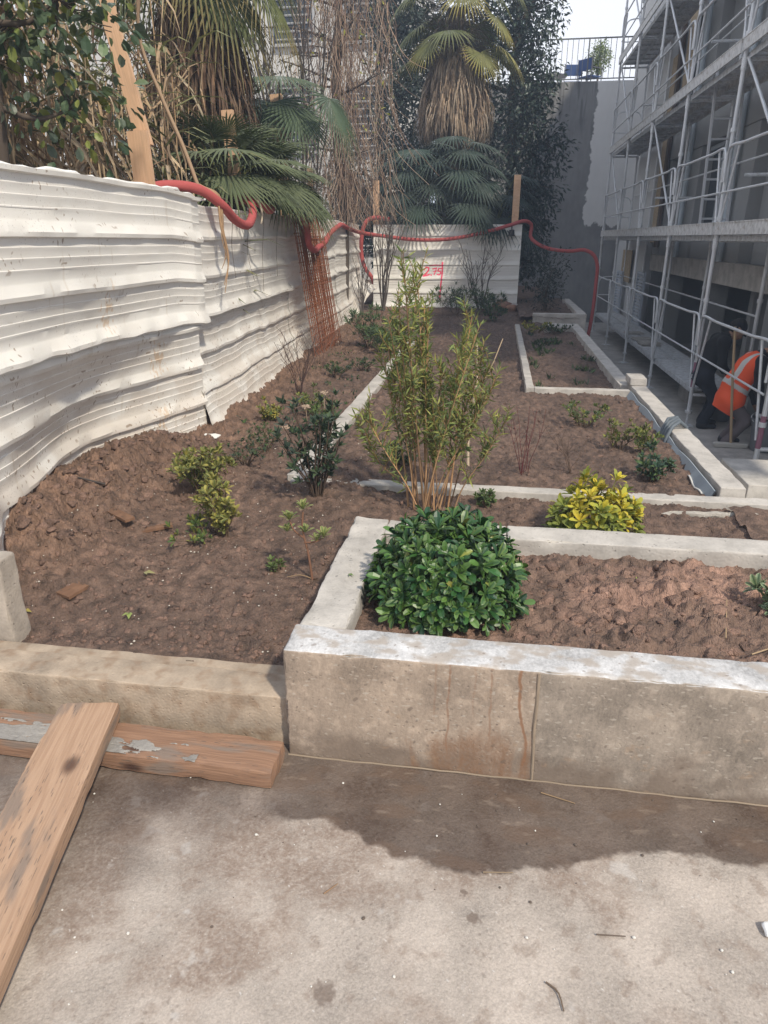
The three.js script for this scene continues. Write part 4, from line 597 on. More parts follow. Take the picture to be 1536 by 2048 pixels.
function personBody(j, c) {
  const B = []; const add = (a, b, ra, rb, col) => B.push([a, b, ra, rb, col]);
  add(j.pelvisA, j.pelvisB, 0.125, 0.125, c.legs); add(j.pelvis, j.waist, 0.135, 0.13, c.legs); add(j.waist, j.chest, 0.135, 0.15, c.top); add(j.shA, j.shB, 0.085, 0.085, c.top); add(j.chest, j.neckBase, 0.13, 0.075, c.top); add(j.neckBase, j.head, 0.06, 0.055, skin);
  for (const s of ['A', 'B']) { add(j['hip' + s], j['knee' + s], 0.1, 0.07, c.legs); add(j['knee' + s], j['ankle' + s], 0.068, 0.055, c.legs); add(j['ankle' + s], addv(j['ankle' + s], [0.0, -0.045, 0]), 0.055, 0.05, c.shoe); add(addv(j['ankle' + s], [-0.04, -0.05, 0]), addv(j['ankle' + s], [0.15, -0.058, 0]), 0.042, 0.034, c.shoe); add(j['sh' + s], j['elbow' + s], 0.068, 0.053, c.top); add(j['elbow' + s], j['wrist' + s], 0.052, 0.036, c.top); add(j['wrist' + s], addv(j['wrist' + s], j.handDir, 0.06), 0.028, 0.03, c.hand || skin); }
  return B;
}
function person(label, j, c, headUp, headFwd) {
  const t = thing('person', label, 'person', [0, 0, 0], 0, 'workers on the sunken floor');
  const bones = personBody(j, c), hb = headBones(j.head, headUp, headFwd, skin, c.hair), m = new THREE.MeshStandardMaterial({ roughness: 0.85, vertexColors: true });
  const body = fleshOf(bones, 0.0145, 0.05), head = fleshOf(hb, 0.007, 0.02);
  const hands = ['A', 'B'].map((s) => fleshOf(handBones(addv(j['wrist' + s], j.handDir, 0.02), j.handDir, [0, 0, s === 'A' ? 1 : -1], j.palm, c.hand || skin), 0.0045, 0.008));
  part('body', merge([body, head, ...hands]), m, t); return t;
}
{
  const j = { pelvisA: [2.95, -0.27, -9.12], pelvisB: [2.95, -0.27, -9.3], pelvis: [2.95, -0.27, -9.21], waist: [2.99, -0.1, -9.2], chest: [3.12, 0.12, -9.2], shA: [3.17, 0.21, -9.03], shB: [3.17, 0.21, -9.38], neckBase: [3.23, 0.27, -9.2], head: [3.28, 0.31, -9.2], hipA: [2.96, -0.31, -9.1], hipB: [2.96, -0.31, -9.31], kneeA: [3.14, -0.517, -9.08], kneeB: [3.17, -0.517, -9.32], ankleA: [2.96, -0.78, -9.08], ankleB: [3.02, -0.78, -9.35], elbowA: [3.17, -0.08, -8.96], elbowB: [3.2, -0.08, -9.45], wristA: [3.25, -0.35, -8.95], wristB: [3.3, -0.33, -9.35], handDir: [0.3, -0.954, 0], palm: [0.95, 0.3, 0] };
  const t = person('worker bending over in an orange reflective vest, black sleeves and grey trousers', j, { legs: [0.15, 0.125, 0.13], top: [0.012, 0.013, 0.02], shoe: [0.05, 0.05, 0.055], hair: [0.03, 0.022, 0.018] }, [0.85, 0.53, 0], [0.53, -0.85, 0]);
  const O = [0.95, 0.115, 0.03], Sv = [0.62, 0.62, 0.6];
  const vb = [[j.pelvisA, j.pelvisB, 0.15, 0.15, O], [addv(j.pelvis, [-0.03, -0.12, 0]), j.waist, 0.165, 0.158, O], [j.waist, j.chest, 0.158, 0.174, O], [addv(j.shA, [-0.01, -0.01, -0.03]), addv(j.shB, [-0.01, -0.01, 0.03]), 0.1, 0.1, O], [j.chest, j.neckBase, 0.152, 0.09, O]];
  const ax = [0.5, 0.866, 0], along = (x, y, z) => (x - 2.95) * ax[0] + (y + 0.27) * ax[1];
  const armHole = (x, y, z) => Math.max(0.088 - Math.hypot((x - 3.18) * 0.9, (y - 0.15) * 0.75, (Math.abs(z + 9.205) - 0.27)), -1);
  const vest = fleshOf(vb, 0.0095, 0.05, (x, y, z) => Math.max(-0.17 - along(x, y, z), along(x, y, z) - 0.62, armHole(x, y, z)), (x, y, z) => { const a = along(x, y, z); if (a > 0.13 && a < 0.185) return Sv; if (a > 0.185 && Math.abs(Math.abs(z + 9.205) - 0.11) < 0.025) return Sv; return null; });
  part('vest', vest, new THREE.MeshStandardMaterial({ roughness: 0.7, vertexColors: true }), t);
}
{
  const j = { pelvisA: [2.86, -0.17, -10.12], pelvisB: [2.86, -0.17, -10.3], pelvis: [2.86, -0.17, -10.21], waist: [2.89, -0.01, -10.2], chest: [2.98, 0.21, -10.2], shA: [3.02, 0.31, -10.03], shB: [3.02, 0.31, -10.38], neckBase: [3.07, 0.36, -10.2], head: [3.11, 0.38, -10.2], hipA: [2.88, -0.21, -10.1], hipB: [2.88, -0.21, -10.31], kneeA: [3.05, -0.479, -10.08], kneeB: [3.08, -0.479, -10.32], ankleA: [2.93, -0.78, -10.08], ankleB: [3, -0.78, -10.35], elbowA: [3.02, 0.03, -9.98], elbowB: [3.05, 0.03, -10.43], wristA: [3.16, -0.12, -10.05], wristB: [3.16, -0.11, -10.32], handDir: [0.8, -0.6, 0], palm: [-0.6, -0.8, 0] };
  const t = person('worker in black jacket, trousers and cap leaning forward with red gloves', j, { legs: [0.014, 0.016, 0.026], top: [0.011, 0.011, 0.013], shoe: [0.03, 0.03, 0.035], hair: [0.02, 0.016, 0.014], hand: [0.5, 0.04, 0.03] }, [0.75, 0.66, 0], [0.66, -0.75, 0]);
  const up = V(0.75, 0.66, 0), g = new THREE.SphereGeometry(0.108, 20, 12, 0, Math.PI * 2, 0, Math.PI * 0.52); const vis = new THREE.CylinderGeometry(0.1, 0.105, 0.012, 20, 1, false, -0.9, 1.8).translate(0, 0.0, 0.06);
  const cap = merge([g, vis]); cap.rotateY(Math.PI / 2); cap.applyQuaternion(new THREE.Quaternion().setFromUnitVectors(V(0, 1, 0), up)); const c = V(3.11, 0.38, -10.2).add(up.clone().multiplyScalar(0.155)); cap.translate(c.x - 0.01, c.y + 0.01, c.z); part('cap', cap, std([0.012, 0.013, 0.02], 0.9), t);
}

// ---------------------------------------------------------------- plants
const leafMat = (rough = 0.5, tr = 0.3) => new THREE.MeshPhysicalMaterial({ vertexColors: true, roughness: rough, transmission: tr, thickness: 0, side: THREE.DoubleSide });
const barkMat = new THREE.MeshStandardMaterial({ vertexColors: true, roughness: 0.9 });
const LEAF = leafMat(0.75, 0.3), GLOSS = leafMat(0.42, 0.15), DRY = leafMat(0.95, 0.3);
// leaf blade template: rows of [along, half width, lift]; the midrib is sunk
function blade(rows, fold = 0.18) { const v = [], f = []; rows.forEach(([y, w, z], i) => { v.push([-w, y, z + w * fold, 1], [0, y, z, 0], [w, y, z + w * fold, 1]); if (i) { const o = (i - 1) * 3; f.push([o, o + 1, o + 3], [o + 1, o + 4, o + 3], [o + 1, o + 2, o + 4], [o + 2, o + 5, o + 4]); } }); return { v, f: f.filter((t) => { const a = t.map((k) => v[k]); const d = (p, q) => Math.hypot(p[0] - q[0], p[1] - q[1], p[2] - q[2]); return d(a[0], a[1]) > 1e-6 && d(a[1], a[2]) > 1e-6 && d(a[0], a[2]) > 1e-6; }) }; }
const OBOVATE = blade([[0, 0.02, 0], [0.3, 0.1, 0.03], [0.66, 0.185, 0.04], [0.9, 0.13, 0], [1, 0.0001, -0.04]], 0.3);
const OVAL = blade([[0, 0.01, 0], [0.4, 0.2, 0.04], [1, 0.0001, -0.08]]), LANCE = blade([[0, 0.01, 0], [0.4, 0.085, 0.03], [1, 0.0001, -0.07]], 0.3), STRAP = blade([[0, 0.03, 0], [0.35, 0.032, 0.1], [0.7, 0.022, 0.06], [1, 0.0001, -0.14]], 0.4), ROUND = blade([[0, 0.02, 0], [0.35, 0.3, 0.03], [0.75, 0.28, 0], [1, 0.0001, -0.06]]);
class Cloud {
  constructor() { this.p = []; this.c = []; }
  add(tpl, o, dir, up, s, col, edge, ws = 1) {                     // o origin, dir along the blade, up the upper side
    const y = dir.clone().normalize(), x = V().crossVectors(y, up); if (x.lengthSq() < 1e-6) x.set(1, 0, 0); x.normalize(); const z = V().crossVectors(x, y);
    const P = tpl.v.map(([a, b, c]) => [o.x + (x.x * a * ws + y.x * b + z.x * c) * s, o.y + (x.y * a * ws + y.y * b + z.y * c) * s, o.z + (x.z * a * ws + y.z * b + z.z * c) * s]);
    for (const t of tpl.f) for (const k of t) { this.p.push(...P[k]); const q = edge && tpl.v[k][3] ? edge : col; this.c.push(q[0], q[1], q[2]); }
  }
  geo() { const g = new THREE.BufferGeometry(); g.setAttribute('position', new THREE.Float32BufferAttribute(this.p, 3)); g.setAttribute('color', new THREE.Float32BufferAttribute(this.c, 3)); g.computeVertexNormals(); g.setAttribute('uv', new THREE.BufferAttribute(new Float32Array(this.p.length / 3 * 2), 2)); return g; }
}
const vary = (r, c, a = 0.25) => { const k = 1 + (r() - 0.5) * 2 * a, h = (r() - 0.5) * a * 0.5; return [c[0] * k * (1 + h), c[1] * k, c[2] * k * (1 - h)]; };
const pick = (r, l) => l[Math.floor(r() * l.length)];
const rdir = (r) => { const z = r() * 2 - 1, a = r() * 6.283, q = Math.sqrt(1 - z * z); return V(q * Math.cos(a), z, q * Math.sin(a)); };
// wandering stem from a towards b
function stemPts(r, a, b, n, wob) { const l = []; for (let i = 0; i <= n; i++) { const t = i / n; l.push(V(lerp(a.x, b.x, Math.pow(t, 1.3)) + (r() - 0.5) * wob * (i && 1), lerp(a.y, b.y, t), lerp(a.z, b.z, Math.pow(t, 1.3)) + (r() - 0.5) * wob * (i && 1))); } return l; }
const colGeo = (g, c) => paintVerts(g, ...c);
function rosette(C, r, o, n, s, cols, edge, tpl = OBOVATE, dirn = V(0, 1, 0), open = 0.9) {
  const t = V().crossVectors(dirn, V(0.3, 0.2, 1)).normalize(), b = V().crossVectors(dirn, t), ph = r() * 6.28;
  for (let i = 0; i < n; i++) { const a = ph + i * 2.4, e = open * (0.35 + 0.75 * i / n), d = t.clone().multiplyScalar(Math.cos(a) * e).add(b.clone().multiplyScalar(Math.sin(a) * e)).add(dirn.clone().multiplyScalar(1.05 - e * 0.7)); C.add(tpl, o, d, dirn, s * (0.75 + r() * 0.45), vary(r, pick(r, cols), 0.22), edge ? vary(r, edge, 0.2) : null); }
}
// small bush: stems with leaf tufts; leaves kept along the stems
function bush({ name = 'shrub', label, cat = 'shrub', pos, seed, h, spread, stems = 8, tufts = 4, leaf = 0.05, n = 7, cols, edge, tpl = OBOVATE, bark = [0.12, 0.08, 0.05], lean = [0, 0], mat = LEAF, group, sr = 0.004, side = 3, along = 0.35 }) {
  const r = rngOf(seed), t = thing(name, label, cat, pos, 0, group), C = new Cloud(), S = [];
  for (let i = 0; i < stems; i++) {
    const a = i / stems * 6.283 + r(), q = spread * (0.25 + 0.75 * Math.sqrt(r())), tip = V(Math.cos(a) * q + lean[0], h * (1 - 0.45 * Math.pow(q / spread, 2)) * (0.7 + r() * 0.35), Math.sin(a) * q + lean[1]), pts = stemPts(r, V(Math.cos(a) * 0.015, -0.03, Math.sin(a) * 0.015), tip, 4, spread * 0.12);
    S.push(colGeo(limb(pts, sr, sr * 0.5, 5, 3), vary(r, bark, 0.2))); const cv = new THREE.CatmullRomCurve3(pts);
    rosette(C, r, tip, n, leaf, cols, edge, tpl, tip.clone().sub(pts[pts.length - 2]).normalize().add(V(0, 0.5, 0)).normalize());
    for (let k = 0; k < tufts; k++) { const u = along + (1 - along) * r(), o = cv.getPoint(u), d = rdir(r).multiplyScalar(spread * 0.3); d.y = Math.abs(d.y) * 0.7; const e = o.clone().add(d); S.push(colGeo(limb([o, o.clone().lerp(e, 0.5).add(V(0, 0.01, 0)), e], sr * 0.6, sr * 0.35, 4, 2), bark)); rosette(C, r, e, n, leaf * (0.7 + r() * 0.4), cols, edge, tpl, d.normalize().add(V(0, 0.6, 0)).normalize()); for (let m = 0; m < side; m++) C.add(tpl, o.clone().lerp(e, r()), rdir(r).add(V(0, 0.3, 0)), V(0, 1, 0), leaf * (0.6 + r() * 0.4), vary(r, pick(r, cols), 0.25), edge); }
  }
  part('stems', merge(S), barkMat, t); part('foliage', C.geo(), mat, t); return t;
}
const soilY = (x, z) => soilHeight(x, z);
const G1 = [0.055, 0.105, 0.02], G2 = [0.085, 0.13, 0.022], YG = [0.2, 0.21, 0.03], YE = [0.38, 0.33, 0.06], DG = [0.022, 0.05, 0.022], BG = [0.03, 0.07, 0.04];
// ---- round variegated bush in the near planter
{
  const r = rngOf(404), cx = -0.125, cz = -2.35, t = thing('round_shrub', 'dense round glossy green bush with cream-edged leaves in the near planter', 'shrub', [cx, 0.3, cz]);
  const C = new Cloud(), S = [], cols = [[0.022, 0.078, 0.018], [0.032, 0.1, 0.022], [0.07, 0.15, 0.028], [0.016, 0.058, 0.022]], edge = [0.1, 0.17, 0.04], single_ = [], ros = [];
  for (let i = 0; i < 460; i++) { const u = (i + 0.5) / 460, y = 1 - u * 1.18, q = Math.sqrt(Math.max(0, 1 - y * y)), a = i * 2.39996 + (r() - 0.5) * 0.25, bump = 0.9 + 0.13 * fbm3(Math.cos(a) * q * 2, y * 2, Math.sin(a) * q * 2, 2) + (r() - 0.5) * 0.26; const d = V(Math.cos(a) * q, y, Math.sin(a) * q); ros.push([V(d.x * 0.26 * bump, Math.max(0.015, 0.085 + d.y * 0.262 * bump), d.z * 0.26 * bump), d.clone().add(V(0, 0.45, 0)).normalize()]); }
  const toCam = V(0 - cx, 1.3, 0 - cz).normalize();
  ros.forEach(([o, d], i) => { const facing = d.dot(toCam), n = 8, big = 0.72 + 0.6 * r(), gap = N3(o.x * 9, o.y * 9, o.z * 9); if (gap > 0.62) return; const tt = V().crossVectors(d, V(0.3, 0.2, 1)).normalize(), b = V().crossVectors(d, tt), ph = r() * 6.28; if (i % 4 === 0) S.push(colGeo(limb([V(0, 0.02, 0), o.clone().multiplyScalar(0.5).add(V(0, -0.03, 0)), o], 0.005, 0.003, 4, 2), [0.1, 0.075, 0.045]));
    for (let k = 0; k < n; k++) { const a = ph + k * 2.4, e = 0.4 + 0.65 * k / n, dir = tt.clone().multiplyScalar(Math.cos(a) * e).add(b.clone().multiplyScalar(Math.sin(a) * e)).add(d.clone().multiplyScalar(1.0 - e * 0.75)), s = 0.05 * big * (0.75 + r() * 0.45), col = vary(r, r() < 0.012 ? [0.25, 0.26, 0.05] : pick(r, cols), 0.3), up = d.clone(); if (facing > 0.55 && k % 4 === 3) single_.push([facing, o, dir, up, s, col]); else C.add(OBOVATE, o, dir, up, s, col, r() < 0.4 ? vary(r, edge, 0.4) : vary(r, col, 0.3)); } });
  // the leaves that show largest stay leaves of their own
  single_.sort((a, b) => b[0] - a[0]); const kinds = cols.map((c) => { const q = new Cloud(); q.add(OBOVATE, V(), V(0, 1, 0), V(0, 0, 1), 1, c, edge); return q.geo(); });
  single_.forEach(([, o, dir, up, s, col], i) => { if (i >= 300) { C.add(OBOVATE, o, dir, up, s, col, edge); return; } const m = part('leaf', kinds[i % 4], GLOSS, t), y = dir.clone().normalize(), x = V().crossVectors(y, up).normalize(), z = V().crossVectors(x, y); m.quaternion.setFromRotationMatrix(new THREE.Matrix4().makeBasis(x, y, z)); m.position.copy(o); m.scale.setScalar(s); });
  part('stems', merge(S), barkMat, t); part('foliage', C.geo(), GLOSS, t).userData.kind = 'stuff';
}
// ---- yellow bush behind the near planter
{
  const r = rngOf(505), cx = 0.52, cz = -3.22, t = thing('yellow_shrub', 'bright yellow-green leafy bush just behind the near planter', 'shrub', [cx, 0.2, cz]);
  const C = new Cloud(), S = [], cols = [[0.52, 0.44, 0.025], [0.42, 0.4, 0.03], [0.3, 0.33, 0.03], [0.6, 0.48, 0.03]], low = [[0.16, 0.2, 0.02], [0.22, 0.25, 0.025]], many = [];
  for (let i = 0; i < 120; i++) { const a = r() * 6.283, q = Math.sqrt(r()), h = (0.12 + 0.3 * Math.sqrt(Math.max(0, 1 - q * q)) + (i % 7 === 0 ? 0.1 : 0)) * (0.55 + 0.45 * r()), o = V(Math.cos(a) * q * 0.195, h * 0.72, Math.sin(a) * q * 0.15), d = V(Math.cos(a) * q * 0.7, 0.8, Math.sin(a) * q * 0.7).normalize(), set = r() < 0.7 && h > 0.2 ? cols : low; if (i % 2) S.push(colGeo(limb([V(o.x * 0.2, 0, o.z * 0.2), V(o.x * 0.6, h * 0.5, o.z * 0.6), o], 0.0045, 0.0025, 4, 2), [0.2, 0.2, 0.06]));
    const tt = V().crossVectors(d, V(0.3, 0.2, 1)).normalize(), b = V().crossVectors(d, tt), ph = r() * 6; for (let k = 0; k < 10; k++) { const an = ph + k * 2.4, e = 0.3 + 0.8 * k / 10, dir = tt.clone().multiplyScalar(Math.cos(an) * e).add(b.clone().multiplyScalar(Math.sin(an) * e)).add(d.clone().multiplyScalar(0.95 - e * 0.7)), s = 0.058 * (0.7 + r() * 0.5), ci = Math.floor(r() * set.length); if (k > 6 && o.z > -0.03) many.push([o, dir, d, s, set === cols ? ci : 4 + ci]); else C.add(OBOVATE, o, dir, d, s, vary(r, set[ci], 0.15), null, 1.0); } }
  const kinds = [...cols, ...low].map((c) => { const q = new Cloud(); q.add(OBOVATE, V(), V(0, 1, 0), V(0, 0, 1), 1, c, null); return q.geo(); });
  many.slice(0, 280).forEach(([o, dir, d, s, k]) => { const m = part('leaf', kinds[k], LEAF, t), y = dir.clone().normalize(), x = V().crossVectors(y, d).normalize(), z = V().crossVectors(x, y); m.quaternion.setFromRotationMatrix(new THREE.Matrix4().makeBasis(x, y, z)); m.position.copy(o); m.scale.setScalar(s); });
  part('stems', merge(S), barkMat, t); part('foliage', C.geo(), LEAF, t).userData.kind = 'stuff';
}
// ---- tall willow-leaved shrub
{
  const r = rngOf(606), t = thing('willow_leaf_shrub', 'tall upright shrub with thin orange-brown stems and narrow willow-like leaves', 'shrub', [-0.3, 0.19, -3.48]);
  const C = new Cloud(), cols = [[0.16, 0.21, 0.045], [0.23, 0.26, 0.055], [0.11, 0.16, 0.045], [0.3, 0.3, 0.07]];
  const tips = [[-0.12, 1.36], [-0.08, 1.2], [-0.02, 0.98], [-0.19, 1.08], [0.19, 1.08], [0.25, 0.92], [0.14, 0.9], [-0.24, 0.9], [0.34, 0.8], [0.06, 0.82], [-0.3, 0.6], [0.38, 0.6], [-0.38, 0.42], [0.28, 0.68], [-0.1, 0.8], [-0.14, 1.02], [0.22, 1.0], [-0.1, 1.28], [-0.15, 1.16], [-0.05, 1.1], [0.16, 1.0], [0.27, 0.8], [-0.22, 1.0], [0.1, 0.72], [-0.02, 0.7]];
  tips.forEach(([x, h], i) => {
    const z = (r() - 0.5) * 0.42, b = V((r() - 0.5) * 0.16 + x * 0.15, -0.04, (r() - 0.5) * 0.1), pts = [b, V(lerp(b.x, x, 0.28) + (r() - 0.5) * 0.03, h * 0.33, lerp(b.z, z, 0.3)), V(lerp(b.x, x, 0.72) + (r() - 0.5) * 0.04, h * 0.68, lerp(b.z, z, 0.7)), V(x, h, z)];
    const st = part('stem', colGeo(limb(pts, i < 8 ? 0.0065 : 0.0045, 0.002, 6, 6), vary(r, i % 3 ? [0.42, 0.25, 0.13] : [0.22, 0.13, 0.07], 0.2)), barkMat, t), cv = new THREE.CatmullRomCurve3(pts), tw = [];
    const leafRun = (c2, from, n, s) => { for (let k = 0; k < n; k++) { const u = from + (1 - from) * (k + r()) / n, o = c2.getPoint(u), tg = c2.getTangent(u), d = rdir(r).multiplyScalar(0.95).add(tg.multiplyScalar(0.6)).add(V(0, 0.1, 0)); C.add(LANCE, o, d, rdir(r).add(V(0, 0.6, 0)), s * (0.7 + r() * 0.5), vary(r, pick(r, cols), 0.3)); } };
    leafRun(cv, 0.38, 62, 0.056);
    for (let k = 0; k < 9; k++) { const u = 0.38 + 0.6 * r(), o = cv.getPoint(u), e = o.clone().add(V((r() - 0.5) * 0.13, 0.08 + r() * 0.1, (r() - 0.5) * 0.16)), q = [o, o.clone().lerp(e, 0.5).add(V((r() - 0.5) * 0.02, 0, 0)), e]; tw.push(colGeo(limb(q, 0.003, 0.0014, 4, 2), [0.24, 0.15, 0.06])); leafRun(new THREE.CatmullRomCurve3(q), 0.15, 19, 0.05); }
    part('twigs', merge(tw), barkMat, st).userData.kind = 'stuff';
  });
  part('foliage', C.geo(), LEAF, t);
  // pale bare stem of the neighbour behind it
  single('bare_sapling', merge([colGeo(limb([[-0.12, 0.22, -4.25], [-0.125, 0.5, -4.24], [-0.09, 0.8, -4.25], [-0.1, 1.05, -4.22]], 0.011, 0.005, 7, 5), [0.55, 0.44, 0.33]), colGeo(limb([[-0.1, 0.72, -4.25], [-0.02, 0.86, -4.22], [0.05, 1.05, -4.26]], 0.005, 0.003, 5), [0.4, 0.3, 0.2])]), barkMat, 'pale bare stem standing behind the willow-leaved shrub', 'sapling');
}
// ---- the smaller plants
bush({ name: 'viburnum_shrub', label: 'dark green upright shrub with pale flower heads at the corner of the walls', pos: [-0.9, soilY(-0.9, -3.46) - 0.01, -3.46], seed: 21, h: 0.6, spread: 0.23, stems: 17, tufts: 4, leaf: 0.055, n: 6, cols: [DG, [0.03, 0.065, 0.026], [0.05, 0.09, 0.03], [0.02, 0.042, 0.025]], tpl: OVAL, bark: [0.07, 0.045, 0.03], sr: 0.005, along: 0.25 });
{ const r = rngOf(22), t = thing('flower_heads', 'small pinkish flower clusters on top of the dark upright shrub', 'flowers', [-0.9, 0.24, -3.46]); const g = new THREE.IcosahedronGeometry(0.0045, 0); for (const [x, y, z] of [[-0.13, 0.45, 0.08], [-0.02, 0.56, 0.08], [0.06, 0.62, 0.02]]) { const l = []; for (let i = 0; i < 36; i++) { const a = r() * 6.28, q = Math.sqrt(r()) * 0.022; l.push(g.clone().translate(x + Math.cos(a) * q, y + r() * 0.014, z + Math.sin(a) * q)); } l.push(rod([x, y - 0.07, z - 0.01], [x, y, z], 0.002, 5)); part('cluster', merge(l), std([0.36, 0.27, 0.2], 0.9), t); } }
bush({ name: 'euonymus_shrub', label: 'small yellow-green shrub on open soil nearest the muddy mound', pos: [-1.58, soilY(-1.58, -3.5), -3.5], seed: 23, h: 0.26, spread: 0.18, stems: 15, tufts: 6, leaf: 0.045, cols: [G2, YG, [0.12, 0.16, 0.04], YE], edge: [0.24, 0.24, 0.06] });
bush({ name: 'euonymus_shrub', label: 'small yellow-leaved shrub with trailing woody shoots in the open soil', pos: [-1.26, soilY(-1.26, -3.0), -3.0], seed: 24, h: 0.29, spread: 0.1, stems: 11, tufts: 5, leaf: 0.045, cols: [G2, YG, YE], edge: [0.3, 0.27, 0.06], lean: [-0.02, 0] });
bush({ name: 'euonymus_shrub', label: 'low sprawling shoot with a few leaves lying on the open soil', pos: [-1.34, soilY(-1.34, -2.92), -2.92], seed: 25, h: 0.06, spread: 0.13, stems: 5, tufts: 3, leaf: 0.035, cols: [G1, G2, YG], lean: [-0.07, 0.0] });
{
  const r = rngOf(26), t = thing('sapling', 'thin young sapling with three tufts of pale-edged leaves beside the planter', 'sapling', [-0.72, soilY(-0.72, -2.64), -2.64]), C = new Cloud();
  const S = [colGeo(limb([[0, -0.02, 0], [-0.015, 0.12, 0], [-0.035, 0.23, 0], [-0.03, 0.31, 0]], 0.006, 0.004, 6), [0.2, 0.1, 0.06]), colGeo(limb([[-0.03, 0.19, 0], [-0.07, 0.23, 0.01], [-0.09, 0.27, 0]], 0.004, 0.003, 5), [0.2, 0.1, 0.06]), colGeo(limb([[-0.03, 0.17, 0], [0.02, 0.18, 0.01], [0.055, 0.2, 0]], 0.004, 0.003, 5), [0.2, 0.1, 0.06]), colGeo(limb([[0, 0.0, 0], [-0.05, 0.02, 0.01], [-0.11, 0.01, 0.02]], 0.003, 0.002, 5), [0.25, 0.17, 0.1])];
  for (const [x, y, n] of [[-0.03, 0.32, 14], [-0.09, 0.27, 16], [-0.1, 0.22, 10], [0.055, 0.2, 12], [-0.02, 0.22, 9], [0.025, 0.18, 8]]) rosette(C, r, V(x, y, (r() - 0.5) * 0.03), n, 0.045, [[0.09, 0.15, 0.03], [0.13, 0.18, 0.04]], [0.34, 0.34, 0.12]);
  part('stem', merge(S), barkMat, t); part('foliage', C.geo(), LEAF, t);
}
bush({ name: 'seedling', label: 'tiny leafy seedling alone on the wet soil', cat: 'seedling', pos: [-0.9, soilY(-0.9, -2.7), -2.7], seed: 27, h: 0.055, spread: 0.035, stems: 4, tufts: 2, leaf: 0.03, cols: [G2, [0.12, 0.16, 0.04]] });
const small = [[-1.5, -4.02, 0.2, 0.2, [G1, DG, [0.05, 0.08, 0.03]], 0.03, 'low dark green shrub behind the yellow-green one'], [-1.47, -4.35, 0.24, 0.14, [G1, [0.07, 0.11, 0.04]], 0.026, 'fine-leaved green shrub between the fence and the cross wall'], [-1.7, -5.15, 0.24, 0.1, [YG, YE, G2], 0.045, 'spindly shrub with yellow lower leaves near the fence foot'], [-1.45, -5.45, 0.3, 0.18, [G2, YG, [0.12, 0.15, 0.04]], 0.04, 'yellow-green bushy shrub in front of the dark twigs'], [-1.22, -4.95, 0.34, 0.15, [G1, G2], 0.045, 'green leafy shrub beside the long low wall'], [-1.6, -7.1, 0.16, 0.18, [DG, G1], 0.035, 'low dark shrub further along the fence strip'], [-1.4, -7.6, 0.2, 0.16, [DG, G1], 0.035, 'dark low shrub by the far end of the long low wall'], [0.7, -5.35, 0.26, 0.2, [[0.07, 0.11, 0.035], G2, YG], 0.04, 'rounded shrub with a dry shoot in the middle bed'], [0.86, -4.72, 0.24, 0.17, [YG, G2, [0.16, 0.17, 0.04]], 0.036, 'yellow-green shrub in the middle bed near the membrane'], [1.0, -4.62, 0.2, 0.1, [YG, G2], 0.036, 'small yellowish shrub next to the membrane edge'], [0.97, -4.1, 0.26, 0.12, [[0.03, 0.085, 0.04], BG, G1], 0.05, 'dark glossy shrub by the corner of the cross wall'], [0.0, -3.58, 0.12, 0.06, [G1, G2], 0.03, 'short shrub tucked between the planter and the cross wall'], [-0.55, -4.1, 0.2, 0.14, [DG, G1], 0.04, 'dark bushy shrub at the foot of the willow-leaved one'], [0.62, -11.0, 0.26, 0.24, [YE, YG, G2], 0.05, 'yellow shrub at the far end of the grassy corner bed'], [0.9, -11.0, 0.2, 0.3, [DG, G1], 0.05, 'green low shrub at the far end of the grassy corner bed'], [-0.05, -12.6, 0.4, 0.25, [DG, G1], 0.07, 'dark leafy shrub before the back fence']];
small.forEach(([x, z, h, sp, cols, leaf, label], i) => bush({ label, pos: [x, soilY(x, z) - 0.005, z], seed: 200 + i, h: h * 0.85, spread: sp * 0.85, stems: 9, tufts: 4, leaf: leaf * 0.95, n: 6, cols, tpl: i % 2 ? OBOVATE : OVAL }));
[[-1.62, -9.2, 0.55, 0.3], [-1.35, -8.8, 0.45, 0.25]].forEach(([x, z, h, sp], i) => bush({ name: 'oleander_shrub', label: i ? 'shorter narrow-leaved green shrub beside the long low wall end' : 'narrow-leaved green shrub at the far end of the fence strip', pos: [x, soilY(x, z), z], seed: 240 + i, h, spread: sp, stems: 14, tufts: 5, leaf: 0.09, n: 8, cols: [[0.06, 0.12, 0.04], G1, [0.09, 0.14, 0.05]], tpl: LANCE }));
[[-0.75, -13.6, 0.6, 0.5], [-0.2, -13.9, 0.5, 0.4]].forEach(([x, z, h, sp], i) => bush({ name: 'oleander_shrub', label: i ? 'leafy green shrub under the bare branches at the back fence' : 'broad green shrub below the sprayed mark on the back fence', pos: [x, soilY(x, z), z], seed: 260 + i, h, spread: sp, stems: 14, tufts: 5, leaf: 0.1, n: 7, cols: [G1, G2, BG], tpl: LANCE }));
// plant at the right end of the near planter
bush({ name: 'round_shrub', label: 'cream-edged leafy shrub at the right end of the near planter', pos: [1.09, 0.32, -2.42], seed: 28, h: 0.14, spread: 0.1, stems: 8, tufts: 3, leaf: 0.055, cols: [[0.03, 0.075, 0.03], [0.05, 0.1, 0.04]], edge: [0.3, 0.36, 0.2], mat: GLOSS });
